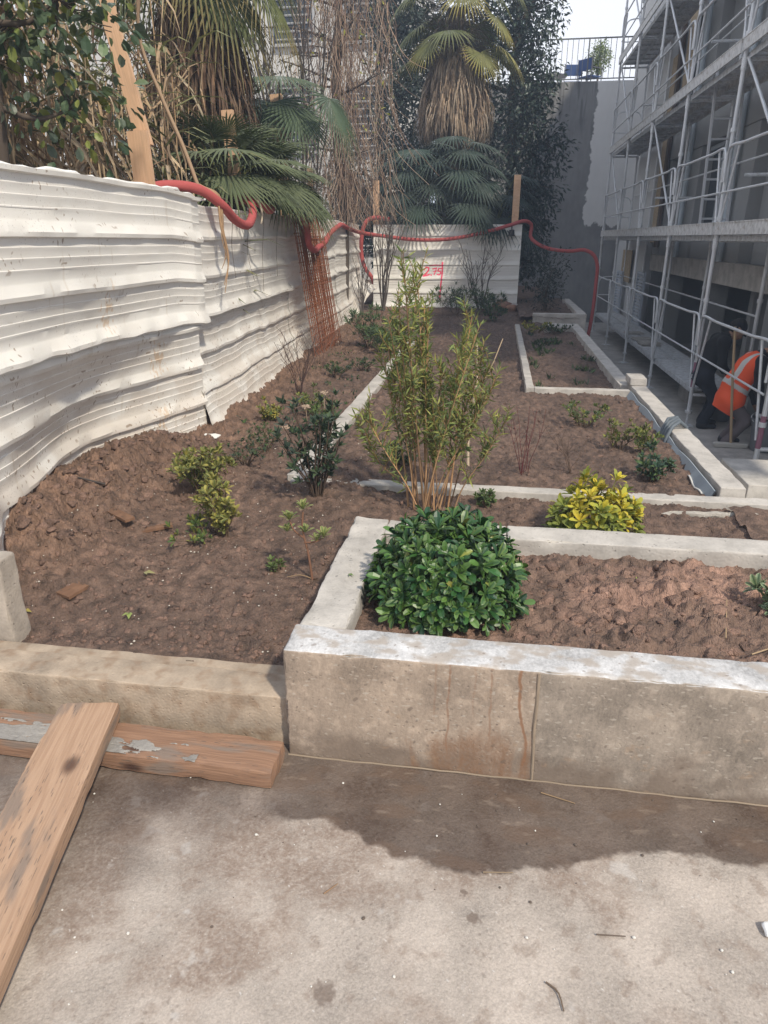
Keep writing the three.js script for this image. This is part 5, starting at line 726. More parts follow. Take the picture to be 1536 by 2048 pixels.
// bare twiggy plants
function twigs(name, label, pos, seed, h, spread, n, col, r0 = 0.004, sub = 4) {
  const r = rngOf(seed), t = thing(name, label, 'bare shrub', pos), S = [];
  for (let i = 0; i < n; i++) { const a = r() * 6.28, q = spread * Math.sqrt(r()), tip = V(Math.cos(a) * q, h * (0.65 + r() * 0.4), Math.sin(a) * q), pts = stemPts(r, V((r() - 0.5) * 0.04, -0.03, (r() - 0.5) * 0.04), tip, 4, spread * 0.15), cv = new THREE.CatmullRomCurve3(pts); S.push(limb(pts, r0, r0 * 0.4, 5, 4)); for (let k = 0; k < sub; k++) { const o = cv.getPoint(0.35 + r() * 0.55), e = o.clone().add(V((r() - 0.5) * spread * 0.8, h * (0.1 + r() * 0.2), (r() - 0.5) * spread * 0.8)); S.push(limb([o, o.clone().lerp(e, 0.5).add(V(0, 0.01, 0)), e], r0 * 0.5, r0 * 0.25, 4, 3)); } }
  part('branches', colGeo(merge(S), col), barkMat, t);
}
twigs('red_stem_shrub', 'bare shrub of thin dark red stems in the middle bed', [0.22, soilY(0.22, -4.05), -4.05], 31, 0.4, 0.15, 8, [0.1, 0.018, 0.02], 0.0024, 2);
twigs('bare_shrub', 'bare brown twigs with dried tips in the middle bed', [0.5, soilY(0.5, -4.15), -4.15], 32, 0.3, 0.17, 7, [0.12, 0.08, 0.06], 0.003, 3);
twigs('bare_shrub', 'dark purple bare twigs near the foot of the rusty mesh', [-1.72, soilY(-1.72, -6.15), -6.15], 33, 0.55, 0.25, 12, [0.07, 0.04, 0.035], 0.004);
twigs('bare_shrub', 'fine dry twigs in front of the rusty mesh', [-1.85, soilY(-1.85, -7.6), -7.6], 34, 0.6, 0.3, 9, [0.16, 0.1, 0.08], 0.003);
twigs('bare_tree', 'bare grey branching shrub in front of the back fence', [-0.32, 0.26, -14.3], 35, 1.45, 0.62, 9, [0.13, 0.115, 0.1], 0.011, 5);
twigs('bare_tree', 'tall bare stems in front of the left end of the back fence', [-2.15, 0.26, -13.9], 36, 1.95, 0.35, 12, [0.1, 0.085, 0.075], 0.014, 5);
twigs('bare_tree', 'thin bare stems in the gap between the two fences', [-2.5, 0.26, -13.5], 37, 1.2, 0.35, 9, [0.12, 0.1, 0.09], 0.01, 4);

// ---------------------------------------------------------------- palms, reeds, creepers and trees beyond the fences
// pleated fan leaf: segments joined near the stalk, free and hanging towards the tips
function fan(C, r, o, axis, normal, R, n, arc, grav, col, tip, ragged = 0.12) {
  const y = axis.clone().normalize(), x = V().crossVectors(y, normal).normalize(), z = V().crossVectors(x, y), dth = arc / n;
  for (let i = 0; i < n; i++) {
    const th = -arc / 2 + dth * (i + 0.5), L = R * (0.78 + 0.22 * Math.cos(th * 0.8)) * (1 - ragged * r()), dir = y.clone().multiplyScalar(Math.cos(th)).add(x.clone().multiplyScalar(Math.sin(th))), side = y.clone().multiplyScalar(-Math.sin(th)).add(x.clone().multiplyScalar(Math.cos(th))), g = grav * (0.75 + r() * 0.5), cc = vary(r, col, 0.14), rows = [];
    for (let k = 0; k <= 4; k++) { const u = k / 4, d = L * u, w = u < 0.5 ? d * Math.tan(dth / 2) * 0.96 : lerp(L * 0.5 * Math.tan(dth / 2) * 0.9, 0.0005, (u - 0.5) * 2), q = o.clone().add(dir.clone().multiplyScalar(d)).add(z.clone().multiplyScalar(0.1 * R * Math.cos(th * 1.5) * u * (1 - u))); q.y -= g * L * Math.pow(u, 2.6); const up = z.clone().multiplyScalar(w * 0.5), m = mix3(cc, tip, smooth(0.45, 1, u)); rows.push([q.clone().sub(side.clone().multiplyScalar(w)), q.clone().add(up), q.clone().add(side.clone().multiplyScalar(w)), m]); }
    for (let k = 0; k < 4; k++) { const a = rows[k], b = rows[k + 1]; const tri = (p, q, s, m) => { for (const v of [p, q, s]) { C.p.push(v.x, v.y, v.z); C.c.push(m[0], m[1], m[2]); } }; tri(a[1], b[0], b[1], b[3]); tri(a[1], b[1], b[2], b[3]); if (k) { tri(a[0], b[0], a[1], a[3]); tri(a[1], b[2], a[2], a[3]); } }
  }
}
function frond(t, r, base, hub, aimDown, R, n, arc, grav, col, tip, mat = LEAF, stalk = [0.12, 0.13, 0.04]) {
  const C = new Cloud(), out = hub.clone().sub(base).setY(0); if (out.lengthSq() < 1e-5) out.set(0.1, 0, 1); out.normalize(); const axis = out.clone().multiplyScalar(1).add(V(0, -aimDown, 0)).normalize(), side = V().crossVectors(axis, V(0, 1, 0)).normalize(), nrm = V().crossVectors(side, axis).normalize();
  fan(C, r, hub, axis, nrm, R, n, arc, grav, col, tip); const f = part('frond', C.geo(), mat, t);
  part('stalk', colGeo(limb([base, base.clone().lerp(hub, 0.55).add(V(0, 0.12 * base.distanceTo(hub), 0)), hub], 0.014, 0.008, 5, 3), stalk), barkMat, f);
}
// ---- tall palm with a skirt of dead leaves behind the back fence
{
  const r = rngOf(700), t = thing('palm_tree', 'palm tree with a thick skirt of dead straw-coloured leaves behind the back fence', 'palm', [-1.08, 0.2, -16.5]);
  part('trunk', colGeo(limb([[0, -0.1, 0], [0.02, 1.5, 0], [0, 3, 0], [-0.02, 5.6, 0]], 0.22, 0.17, 12, 5), [0.1, 0.075, 0.055]), barkMat, t);
  const K = new Cloud(); const tans = [[0.38, 0.29, 0.2], [0.28, 0.205, 0.14], [0.47, 0.37, 0.27], [0.2, 0.14, 0.095]];
  for (let i = 0; i < 2600; i++) { const a = r() * 6.283, u = r(), y = 4.95 - u * 1.3 - 0.25 * Math.max(0, N2(a * 1.5, 4)), q = lerp(0.42, 0.8, Math.sin(Math.min(1, u * 1.15) * 1.57)) * (0.9 + 0.16 * N2(a * 2.2, u * 2)) * (0.72 + 0.3 * r()), o = V(Math.cos(a) * q * 0.92, y, Math.sin(a) * q * 0.92), d = V(Math.cos(a) * 0.22 + (r() - 0.5) * 0.35, -1, Math.sin(a) * 0.22 + (r() - 0.5) * 0.35); K.add(STRAP, o, d, V(Math.cos(a), 0.1, Math.sin(a)), 0.32 + r() * 0.3, vary(r, pick(r, tans), 0.25), null, 0.75); }
  for (let i = 0; i < 900; i++) { const a = r() * 6.283, q = 0.2 + 0.3 * r(), d = V(Math.cos(a) * 0.8, 0.3 - r(), Math.sin(a) * 0.8); K.add(STRAP, V(Math.cos(a) * q, 4.6 + r() * 1.2, Math.sin(a) * q), d, V(Math.cos(a), 0.5, Math.sin(a)), 0.25 + r() * 0.25, vary(r, [0.11, 0.08, 0.055], 0.4), null, 0.6); }
  part('dead_skirt', K.geo(), DRY, t).userData.kind = 'stuff';
  const green = [0.1, 0.125, 0.03], yel = [0.42, 0.33, 0.05];  // sunlight on the lit fronds is put into their yellower, brighter colour
  [[-0.48, 4.95, 0.55, 1], [0.5, 4.75, 0.5, 1], [0.78, 5.35, 0.35, 1], [-0.1, 5.1, 0.7, 0], [-0.75, 5.3, 0.1, 0], [0.15, 5.7, 0.6, 1], [-0.5, 5.9, 0.4, 0], [0.6, 5.9, 0.2, 0], [0.85, 4.95, -0.1, 1], [-0.8, 4.8, -0.2, 0], [-0.3, 5.6, -0.7, 0], [0.4, 5.5, -0.7, 0], [0, 6.2, 0.3, 0], [-0.9, 5.8, 0.2, 0], [0.9, 6.0, 0.1, 0]].forEach(([x, y, z, lit], i) => frond(t, r, V(x * 0.2, Math.min(y, 5.2) - 0.1, z * 0.2), V(x, y, z), i < 3 ? 1.5 : i % 3 ? 0.75 : 0.4, 0.62 + r() * 0.15, 30, 4.3, i < 3 ? 0.12 : 0.38, vary(r, lit ? [0.16, 0.165, 0.035] : green, 0.15), lit ? yel : [0.15, 0.15, 0.04]));
}
// ---- dark fan palms below it
{
  const mk = (x, z, seed, n, H, label) => { const r = rngOf(seed), t = thing('fan_palm', label, 'palm', [x, 0.24, z], 0, 'dark fan palms behind the back fence'); part('trunk', colGeo(limb([[0, -0.05, 0], [0.03, 0.6, 0], [0, H * 0.55, 0]], 0.11, 0.09, 9, 4), [0.06, 0.045, 0.035]), barkMat, t); for (let i = 0; i < n; i++) { const a = i * 2.4 + r(), e = i / n, q = 0.35 + 0.45 * (1 - e) + r() * 0.1, y = H * 0.5 + 0.12 + e * H * 0.47; frond(t, r, V(0, H * 0.5, 0), V(Math.cos(a) * q, y, Math.sin(a) * q), 0.25 + (1 - e) * 0.6, 0.62 + r() * 0.18, 26, 4.0, 0.32, vary(r, [0.016, 0.04, 0.024], 0.25), [0.024, 0.044, 0.026]); } };
  mk(-1.75, -15.75, 710, 19, 3.2, 'dark fan palm at the left behind the back fence'); mk(-0.95, -15.7, 711, 20, 3.25, 'dark fan palm under the straw skirt of the tall palm'); mk(-0.2, -16.0, 712, 15, 2.7, 'dark fan palm beside the timber post of the back fence');
}
// ---- palm above the left fence, only its hanging leaves in view
{
  const r = rngOf(720), t = thing('palm_tree', 'palm with drooping green leaves turning yellow over brown dead ones above the left fence', 'palm', [-3.05, 0.24, -7.7]);
  part('trunk', colGeo(limb([[0, -0.1, 0], [0.03, 1.2, 0], [0.02, 3.9, 0]], 0.2, 0.16, 11, 5), [0.055, 0.04, 0.03]), barkMat, t);
  const K = new Cloud(); for (let i = 0; i < 1500; i++) { const a = r() * 6.283, u = r(), q = lerp(0.3, 0.5, Math.sin(u * 2)) * (0.6 + 0.45 * r()), o = V(Math.cos(a) * q, 3.55 - u * 1.1, Math.sin(a) * q), d = V(Math.cos(a) * 0.2 + (r() - 0.5) * 0.35, -1, Math.sin(a) * 0.2 + (r() - 0.5) * 0.35); K.add(STRAP, o, d, V(Math.cos(a), 0.1, Math.sin(a)), 0.3 + r() * 0.25, vary(r, pick(r, [[0.2, 0.12, 0.075], [0.13, 0.08, 0.05], [0.28, 0.18, 0.11]]), 0.25), null, 0.7); }
  part('dead_skirt', K.geo(), DRY, t).userData.kind = 'stuff';
  [[0.4, 3.5, 0.3], [0.42, 3.62, -0.15], [0.7, 3.6, 0.1], [0.25, 3.75, 0.55], [-0.3, 3.7, 0.5], [-0.6, 3.7, 0.1], [0.6, 3.9, 0.4], [0, 4.0, 0.3], [0.5, 4.0, -0.5], [-0.5, 4, -0.4]].forEach(([x, y, z], i) => frond(t, r, V(x * 0.25, 3.5, z * 0.25), V(x, y, z), i < 4 ? 1.7 : 0.9, 0.62 + r() * 0.12, 30, 3.4, 0.5, vary(r, [0.1, 0.125, 0.035], 0.15), i < 4 ? [0.26, 0.17, 0.06] : [0.14, 0.15, 0.05]));
}
// ---- low fan palms spilling over the left fence
{
  const mk = (x, y, z, seed, list, R, label, col = [0.085, 0.115, 0.045]) => { const r = rngOf(seed), t = thing('fan_palm', label, 'palm', [x, 0.24, z]); part('trunk', colGeo(limb([[0, -0.05, 0], [0.04, y * 0.5, 0.02], [0, y, 0]], 0.12, 0.09, 9, 4), [0.08, 0.06, 0.045]), barkMat, t); list.forEach(([a, q, dy, down]) => frond(t, r, V(0, y - 0.05, 0), V(Math.cos(a) * q, y + dy, Math.sin(a) * q), down, R * (0.85 + r() * 0.3), 30, 3.3 + r() * 0.7, 0.22, vary(r, col, 0.2), [col[0] * 1.3, col[1] * 1.2, col[2]], LEAF)); };
  const ring = (n, q, dy, down, o = 0) => Array.from({ length: n }, (_, i) => [o + i / n * 6.283, q * (0.85 + 0.3 * ((i * 7) % 5) / 5), dy + 0.1 * ((i * 3) % 4) / 4, down]);
  mk(-2.6, 1.72, -7.0, 730, [...ring(11, 0.46, 0.1, 0.6), ...ring(9, 0.36, 0.3, 0.1, 0.4), ...ring(8, 0.2, 0.42, -0.7, 0.2)], 0.5, 'bushy low fan palm spilling over the fence beside the sagging red hose');
  mk(-2.6, 1.75, -8.0, 731, [...ring(11, 0.5, 0.08, 0.7, 0.3), ...ring(9, 0.4, 0.28, 0.1, 0.1), ...ring(8, 0.2, 0.4, -0.6, 0.5), [0.2, 0.5, 0.12, 1.4], [0.7, 0.45, 0.08, 1.6], [5.9, 0.5, 0.1, 1.5]], 0.52, 'bushy low fan palm hanging over the fence above the rusty mesh');
  mk(-2.95, 2.65, -10.1, 732, [[1.6, 0.25, 0.32, 1.9], [0.7, 0.42, 0.22, 1.6], [0.25, 0.75, 0.35, 2.2], [2.4, 0.4, 0.3, 1.2], [3.4, 0.5, 0.35, 0.8], [5, 0.4, 0.3, 0.8], [1.2, 0.3, 0.6, 0.3]], 0.66, 'tall fan palm with leaves drooping straight down behind the timber posts', [0.06, 0.1, 0.05]);
}
// ---- dry reeds
const tanCol = [[0.4, 0.29, 0.18], [0.32, 0.22, 0.13], [0.48, 0.37, 0.24], [0.24, 0.16, 0.1]], reedGreen = [[0.11, 0.13, 0.045], [0.17, 0.17, 0.06]];
function reeds(x, z, seed, n, H, label, greenShare = 0.12, w = 0.4) {
  const r = rngOf(seed), t = thing('reed_clump', label, 'reeds', [x, 0.22, z], 0, 'dry reeds behind the left fence'), S = [], C = new Cloud();
  for (let i = 0; i < n; i++) { const b = V((r() - 0.5) * w * 1.3, -0.05, (r() - 0.5) * w * 1.6), h = H * (0.65 + r() * 0.5), tip = b.clone().add(V((r() - 0.5) * 0.9, h, (r() - 0.5) * 0.9)), pts = [b, b.clone().lerp(tip, 0.4).add(V((r() - 0.5) * 0.1, 0.08, (r() - 0.5) * 0.1)), b.clone().lerp(tip, 0.75).add(V((r() - 0.5) * 0.12, 0.06, 0)), tip], cv = new THREE.CatmullRomCurve3(pts); S.push(colGeo(limb(pts, 0.011, 0.005, 5, 4), vary(r, pick(r, tanCol), 0.2)));
    for (let k = 0; k < 16; k++) { const u = 0.3 + 0.7 * r(), o = cv.getPoint(u), g = r() < greenShare, a = r() * 6.28, hang = g ? 0.2 : -0.7 - r(), d = V(Math.cos(a), hang, Math.sin(a)); C.add(STRAP, o, d, V(0, 1, 0.2), 0.3 + r() * 0.35, vary(r, pick(r, g ? reedGreen : tanCol), 0.25), null, g ? 1.1 : 0.7); } }
  part('canes', merge(S), barkMat, t); part('leaves', C.geo(), DRY, t);
}
reeds(-3.2, -4.5, 740, 26, 2.7, 'dry reed clump tangled behind the broad-leaved shrub', 0.05); reeds(-3.3, -5.3, 741, 28, 3.1, 'tall dry reed clump behind the leaning timber board', 0.3); reeds(-3.0, -5.9, 742, 24, 2.5, 'dry reed clump with drooping leaves beside the timber board', 0.25); reeds(-3.2, -6.6, 743, 26, 3.2, 'tall reed clump in front of the yellowing palm', 0.25); reeds(-3.6, -4.2, 744, 26, 3.3, 'dense dry reed clump at the near end of the fence', 0.25); reeds(-2.75, -6.5, 745, 12, 1.9, 'green-leaved reed clump bending over the timber post', 0.7, 0.25); reeds(-3.9, -6.0, 746, 26, 3.6, 'far tall dry reed clump behind the others', 0.1); reeds(-3.15, -3.5, 747, 16, 1.9, 'short dry reed clump under the broad leaves', 0.05);
// broad-leaved shrub over the near end of the fence
function crownTree({ name, label, cat = 'tree', pos, seed, trunk, lobes, leaves, leaf, cols, tpl = OVAL, bark = [0.08, 0.06, 0.045], mat = LEAF, clump = 14, spreadC = 0.16, hang = -0.1, group, limbR = 0.03 }) {
  const r = rngOf(seed), t = thing(name, label, cat, pos, 0, group), C = new Cloud(), S = [colGeo(limb(trunk, trunk[0][3] || limbR * 2, limbR, 8, 5), bark)], tv = trunk.map((p) => V(p[0], p[1], p[2])), tc = new THREE.CatmullRomCurve3(tv);
  S[0] = colGeo(limb(tv, limbR * 2, limbR * 0.8, 8, 5), bark);
  const per = Math.ceil(leaves / clump), total = lobes.reduce((s, l) => s + l[3] * l[4] * l[5], 0);
  for (const [x, y, z, rx, ry, rz] of lobes) { const m = Math.ceil(per * rx * ry * rz / total), c = V(x, y, z), from = tc.getPoint(clamp((y - tv[0].y) / (tv[tv.length - 1].y - tv[0].y) * 0.9)); S.push(colGeo(limb([from, from.clone().lerp(c, 0.5).add(V(0, -0.06, 0)), c], limbR * 0.7, limbR * 0.25, 5, 3), bark));
    for (let i = 0; i < m; i++) { const d = rdir(r).multiplyScalar(Math.pow(r(), 0.4)), o = V(x + d.x * rx, y + d.y * ry, z + d.z * rz), k0 = vary(r, pick(r, cols), 0.2); if (i % 3 === 0) S.push(colGeo(limb([c, c.clone().lerp(o, 0.55).add(V(0, -0.03, 0)), o], limbR * 0.22, limbR * 0.08, 4, 2), bark)); for (let k = 0; k < clump; k++) { const q = rdir(r), p = o.clone().add(q.clone().multiplyScalar(spreadC * Math.cbrt(r()))); C.add(tpl, p, q.add(V(0, hang, 0)), rdir(r).add(V(0, 1.1, 0)), leaf * (0.65 + r() * 0.6), vary(r, k0, 0.2)); } } }
  part('trunk', merge(S), barkMat, t); part('crown', C.geo(), mat, t); return t;
}
crownTree({ name: 'broadleaf_shrub', label: 'leafy shrub with rounded hanging leaves over the near end of the left fence', cat: 'shrub', pos: [-2.75, 0.24, -4.05], seed: 760, trunk: [[-0.2, -0.1, 0], [-0.15, 1.0, 0], [0, 2.1, 0.05], [0.1, 2.9, 0.1]], lobes: [[-0.1, 2.35, 0.0, 0.45, 0.35, 0.3], [0.35, 2.55, -0.1, 0.35, 0.32, 0.3], [-0.3, 2.8, 0.2, 0.5, 0.35, 0.3], [0.2, 3.0, 0, 0.6, 0.3, 0.4], [0.28, 2.05, -0.2, 0.32, 0.26, 0.25], [-0.25, 1.95, 0.25, 0.3, 0.2, 0.2], [-0.5, 2.2, 0.3, 0.3, 0.4, 0.2]], leaves: 2100, leaf: 0.072, cols: [[0.075, 0.12, 0.05], [0.055, 0.1, 0.045], [0.11, 0.15, 0.06], [0.09, 0.12, 0.075], [0.2, 0.24, 0.05]], tpl: ROUND, clump: 9, spreadC: 0.17, hang: -0.5, mat: leafMat(0.5, 0.3) });
crownTree({ name: 'evergreen_tree', label: 'large dark evergreen tree standing right behind the skirted palm', pos: [0.15, 0.2, -18.3], seed: 761, trunk: [[0, -0.1, 0], [0.05, 2, 0], [-0.05, 4, 0.1], [0, 6.5, 0]], lobes: [[0.1, 1.6, 0.4, 0.75, 0.7, 0.6], [0.45, 2.6, 0.3, 0.7, 0.7, 0.6], [0.75, 3.4, 0.2, 0.55, 0.4, 0.5], [0.1, 3.6, 0.3, 0.6, 0.9, 0.6], [0.2, 4.8, 0.1, 0.7, 0.8, 0.6], [0.2, 6.0, 0, 0.75, 0.9, 0.7], [-0.8, 5.6, 0, 0.8, 1.0, 0.6], [-0.9, 2.5, 0, 0.9, 1.3, 0.6], [-0.7, 4.0, -0.2, 0.7, 1.0, 0.5], [-0.3, 7.0, 0, 0.9, 0.8, 0.7], [0.4, 0.9, 0.5, 0.5, 0.6, 0.5], [-1.6, 3.2, -0.3, 0.9, 1.2, 0.5], [-1.7, 5.2, -0.3, 0.9, 1.1, 0.5], [0.55, 2.0, 0.2, 0.6, 0.6, 0.5], [0.35, 4.2, 0.3, 0.6, 0.7, 0.5]], leaves: 26000, leaf: 0.125, cols: [[0.02, 0.04, 0.028], [0.028, 0.052, 0.034], [0.016, 0.032, 0.026], [0.04, 0.066, 0.045]], clump: 16, spreadC: 0.26, hang: -0.4, mat: leafMat(0.45, 0.15), limbR: 0.07 });
crownTree({ name: 'evergreen_tree', label: 'dark evergreen tree glimpsed through the dry creepers left of the palm', pos: [-2.95, 0.2, -18.6], seed: 762, trunk: [[0, -0.1, 0], [0.05, 2, 0], [-0.05, 4, 0.1], [0, 6.5, 0]], lobes: [[0.3, 1.7, 0.2, 0.9, 0.8, 0.6], [0.5, 3.0, 0.2, 0.7, 0.8, 0.6], [0.45, 4.4, 0.1, 0.75, 0.9, 0.6], [0.4, 5.8, 0, 0.85, 0.9, 0.7], [-0.7, 2.3, 0, 0.8, 1.0, 0.6], [0.2, 6.9, 0, 0.9, 0.6, 0.6]], leaves: 15000, leaf: 0.125, cols: [[0.02, 0.04, 0.028], [0.028, 0.052, 0.034], [0.035, 0.06, 0.045]], clump: 16, spreadC: 0.26, hang: -0.4, limbR: 0.06 });
crownTree({ name: 'dark_shrub', label: 'dark rounded shrub in the corner bed beyond the end of the back fence', cat: 'shrub', pos: [0.88, 0.32, -13.5], seed: 763, trunk: [[0, -0.05, 0], [0, 0.25, 0], [0.02, 0.5, 0]], lobes: [[-0.05, 0.4, 0, 0.3, 0.38, 0.4], [0.1, 0.75, -0.4, 0.3, 0.35, 0.3]], leaves: 1300, leaf: 0.06, cols: [[0.015, 0.028, 0.018], [0.02, 0.036, 0.022]], clump: 10, limbR: 0.02 });
for (const [x, z, s, l] of [[-4.3, -8.6, 764, 'dark overgrown shrub behind the low fan palms'], [-4.1, -11.0, 765, 'dark overgrown shrub behind the tall fan palm'], [-4.9, -5.6, 766, 'dark overgrown shrub behind the dry reeds'], [-4.2, -14.2, 768, 'overgrown shrub behind the curtain of dry creepers'], [-3.5, -9.2, 769, 'overgrown shrub behind the timber posts']]) crownTree({ name: 'dark_shrub', label: l, cat: 'shrub', pos: [x, 0.2, z], seed: s, trunk: [[0, -0.1, 0], [0, 1, 0], [0.1, 2.2, 0], [0, 3.2, 0]], lobes: [[0, 1.2, 0, 0.8, 0.7, 0.8], [0.2, 2.2, 0, 0.7, 0.6, 0.8], [-0.3, 2.9, 0, 0.8, 0.6, 0.8], [0.1, 3.7, 0.2, 0.7, 0.5, 0.7]], leaves: 3000, leaf: 0.09, cols: [[0.06, 0.085, 0.035], [0.08, 0.1, 0.04], [0.11, 0.1, 0.05]], clump: 12, spreadC: 0.24, limbR: 0.04 });
crownTree({ name: 'potted_tree', label: 'small pale green tree standing on the terrace behind the balustrade', pos: [2.68, 5.7, -25.5], seed: 767, trunk: [[0, 0, 0], [0.01, 0.3, 0], [0, 0.6, 0], [0.02, 1.2, 0]], lobes: [[0, 0.95, 0, 0.36, 0.36, 0.36], [0.02, 1.25, 0, 0.22, 0.24, 0.22], [-0.08, 0.75, 0, 0.26, 0.2, 0.26]], leaves: 1900, leaf: 0.075, cols: [[0.2, 0.27, 0.1], [0.26, 0.3, 0.12], [0.16, 0.22, 0.08]], clump: 7, spreadC: 0.09, limbR: 0.018, bark: [0.15, 0.12, 0.09] });
// ---- dry creepers hanging over a bare tree
{
  const r = rngOf(770), t = thing('creeper_tree', 'bare tree smothered in a curtain of dry brown creepers behind the fence corner', 'tree', [-2.75, 0.22, -12.9]);
  part('trunk', colGeo(limb([[0, -0.1, 0], [0.06, 1.5, 0], [-0.02, 3.2, 0.1], [0.1, 5.6, 0]], 0.1, 0.05, 9, 6), [0.09, 0.07, 0.055]), barkMat, t);
  const B = []; for (let i = 0; i < 26; i++) { const y = 2.2 + r() * 3.3, a = r() * 6.28, L = 0.6 + r() * 0.9, o = V(0.03, y, 0.05), e = V(Math.cos(a) * L, y + (r() - 0.1) * 0.9, Math.sin(a) * L * 0.6); B.push(limb([o, o.clone().lerp(e, 0.5).add(V((r() - 0.5) * 0.2, (r() - 0.5) * 0.2, 0)), e], 0.022, 0.007, 5, 4)); for (let k = 0; k < 5; k++) { const p = o.clone().lerp(e, 0.4 + r() * 0.6), q = p.clone().add(V((r() - 0.5) * 0.7, (r() - 0.3) * 0.6, (r() - 0.5) * 0.4)); B.push(limb([p, p.clone().lerp(q, 0.5).add(V(0, (r() - 0.5) * 0.1, 0)), q], 0.008, 0.003, 4, 3)); } }
  part('branches', colGeo(merge(B), [0.075, 0.06, 0.05]), barkMat, t);
  const W = []; for (let i = 0; i < 760; i++) { const core = r() < 0.6, x = core ? 0.1 + (r() + r() - 1) * 0.42 : -0.7 + r() * 1.6, z = (r() - 0.4) * 0.7, y0 = 2.0 + r() * 3.8, L = 0.5 + r() * 1.5, pts = []; let p = V(x, y0, z), d = V((r() - 0.5) * 0.5, -1, (r() - 0.5) * 0.4); for (let k = 0; k < 6; k++) { pts.push(p.clone()); p.add(d.clone().multiplyScalar(L / 5)); d.add(V((r() - 0.5) * 0.9, (r() - 0.5) * 0.5, (r() - 0.5) * 0.6)).normalize(); if (d.y > 0.2) d.y = -0.3; if (p.y < 1.45) break; } if (pts.length > 2) W.push(colGeo(limb(pts, 0.0055, 0.003, 3, 2), vary(r, pick(r, [[0.28, 0.19, 0.14], [0.36, 0.26, 0.19], [0.2, 0.13, 0.1], [0.44, 0.34, 0.26]]), 0.25))); }
  part('creepers', merge(W), barkMat, t).userData.kind = 'stuff';
  const C = new Cloud(); for (let i = 0; i < 150; i++) C.add(OVAL, V(-0.4 + r() * 1.3, 3.0 + r() * 2.4, (r() - 0.3) * 0.7), rdir(r), rdir(r), 0.06 + r() * 0.05, vary(r, r() < 0.5 ? [0.4, 0.4, 0.06] : [0.12, 0.13, 0.05], 0.3)); part('leaves', C.geo(), LEAF, t);
  twigs('bare_tree', 'dark bare branching tree between the leaning palm and the creepers', [-3.15, 0.24, -11.4], 771, 5.2, 0.9, 7, [0.055, 0.045, 0.04], 0.022, 9);
}
// ---- dry root and fallen stalk hanging over the fence
{
  const r = rngOf(780), L = []; for (let k = 0; k < 5; k++) L.push(colGeo(limb([[-2.24, 1.97, -5.46], [-2.13 + k * 0.004, 1.9, -5.5 - k * 0.01], [-2.1, 1.68 - k * 0.02, -5.5 + (r() - 0.5) * 0.06], [-2.09 + (r() - 0.5) * 0.02, 1.45, -5.53 + (r() - 0.5) * 0.08], [-2.1, 1.2 + k * 0.06, -5.5 + (r() - 0.5) * 0.14]], 0.012 - k * 0.0015, 0.003, 5, 5), vary(r, [0.33, 0.21, 0.12], 0.2)));
  single('dry_root', merge(L), barkMat, 'frayed dry brown root hanging down the face of the white fence', 'root');
  single('dry_stalk', colGeo(limb([[-2.23, 1.95, -5.43], [-2.3, 2.2, -5.4], [-2.42, 2.55, -5.35], [-2.5, 2.85, -5.3], [-2.42, 3.2, -5.2]], 0.016, 0.01, 6, 5), [0.36, 0.25, 0.16]), barkMat, 'long dry tan stalk leaning over the red hose', 'stalk');
  for (let i = 0; i < 4; i++) { const z = -5.9 - i * 0.5, x = fenceX(z) + 0.075; single('hanging_vine', colGeo(limb([[x - 0.12, 1.93, z], [x + 0.01, 1.86, z - 0.01], [x, 1.6 - r() * 0.2, z + (r() - 0.5) * 0.1], [x + 0.01, 1.35 - r() * 0.3, z + (r() - 0.5) * 0.2]], 0.003, 0.0018, 4, 5), [0.12, 0.09, 0.07]), barkMat, 'thin dry vine strand hanging down the white fence', 'vine', 'vine strands on the fence'); }
}
// ---------------------------------------------------------------- ground litter
function clods(seed, n, place, lo, hi) { const r = rngOf(seed), L = [], tpl = [0, 1, 2, 3, 4].map((k) => { let g = new THREE.IcosahedronGeometry(1, hi > 0.025 ? 1 : 0); g.deleteAttribute('uv'); g.deleteAttribute('normal'); g = mergeVertices(g, 1e-4); const p = g.attributes.position; for (let i = 0; i < p.count; i++) { const s = 1 + 0.5 * N3(p.getX(i) * 1.4 + k * 9, p.getY(i) * 1.4, p.getZ(i) * 1.4) + 0.18 * N3(p.getX(i) * 4, p.getY(i) * 4 + k, p.getZ(i) * 4); p.setXYZ(i, p.getX(i) * s, p.getY(i) * s * 0.7, p.getZ(i) * s); } g.computeVertexNormals(); return g.toNonIndexed(); }); for (let i = 0; i < n; i++) { const q = place(r), s = lo + (hi - lo) * Math.pow(r(), 3.2), g = tpl[i % 5].clone().scale(s * (0.8 + r() * 0.7), s * (0.6 + r() * 0.4), s).rotateY(r() * 6.28).rotateX(r() * 0.8).translate(q[0], q[1] - s * 0.1, q[2]); const k = 0.85 + r() * 0.6 + (q[3] || 0); L.push(paintVerts(metreUV(g), k * 1.05, k, k)); } return mergeGeometries(L); }
stuff('soil_clods', clods(801, 700, (r) => { const x = 0.12 + r() * 2.0, z = -2.0 - r() * 0.75; return [x, planterHeight(x, z), z, 0.3]; }, 0.005, 0.03), soilMat, 'loose dry earth clods strewn over the soil in the near planter', 'clods');
stuff('soil_clods', clods(802, 700, (r) => { const z = -2.6 - r() * 1.9, x = -2.2 + r() * r() * 0.9; return [x, soilHeight(x, z), z, 0.1]; }, 0.004, 0.03), soilMat, 'earth clods on the muddy mound heaped against the fence', 'clods');
stuff('soil_clods', clods(803, 5200, (r) => { const z = -2.1 - r() * r() * 8, x = -2.0 + r() * 3.2; const w = x > -0.65 && z > -3 ? -0.65 - (x + 0.65) * 0.7 : x; return [w, soilHeight(w, z), z, 0]; }, 0.0025, 0.016), soilMat, 'small crumbs of earth scattered over the planting beds', 'clods');
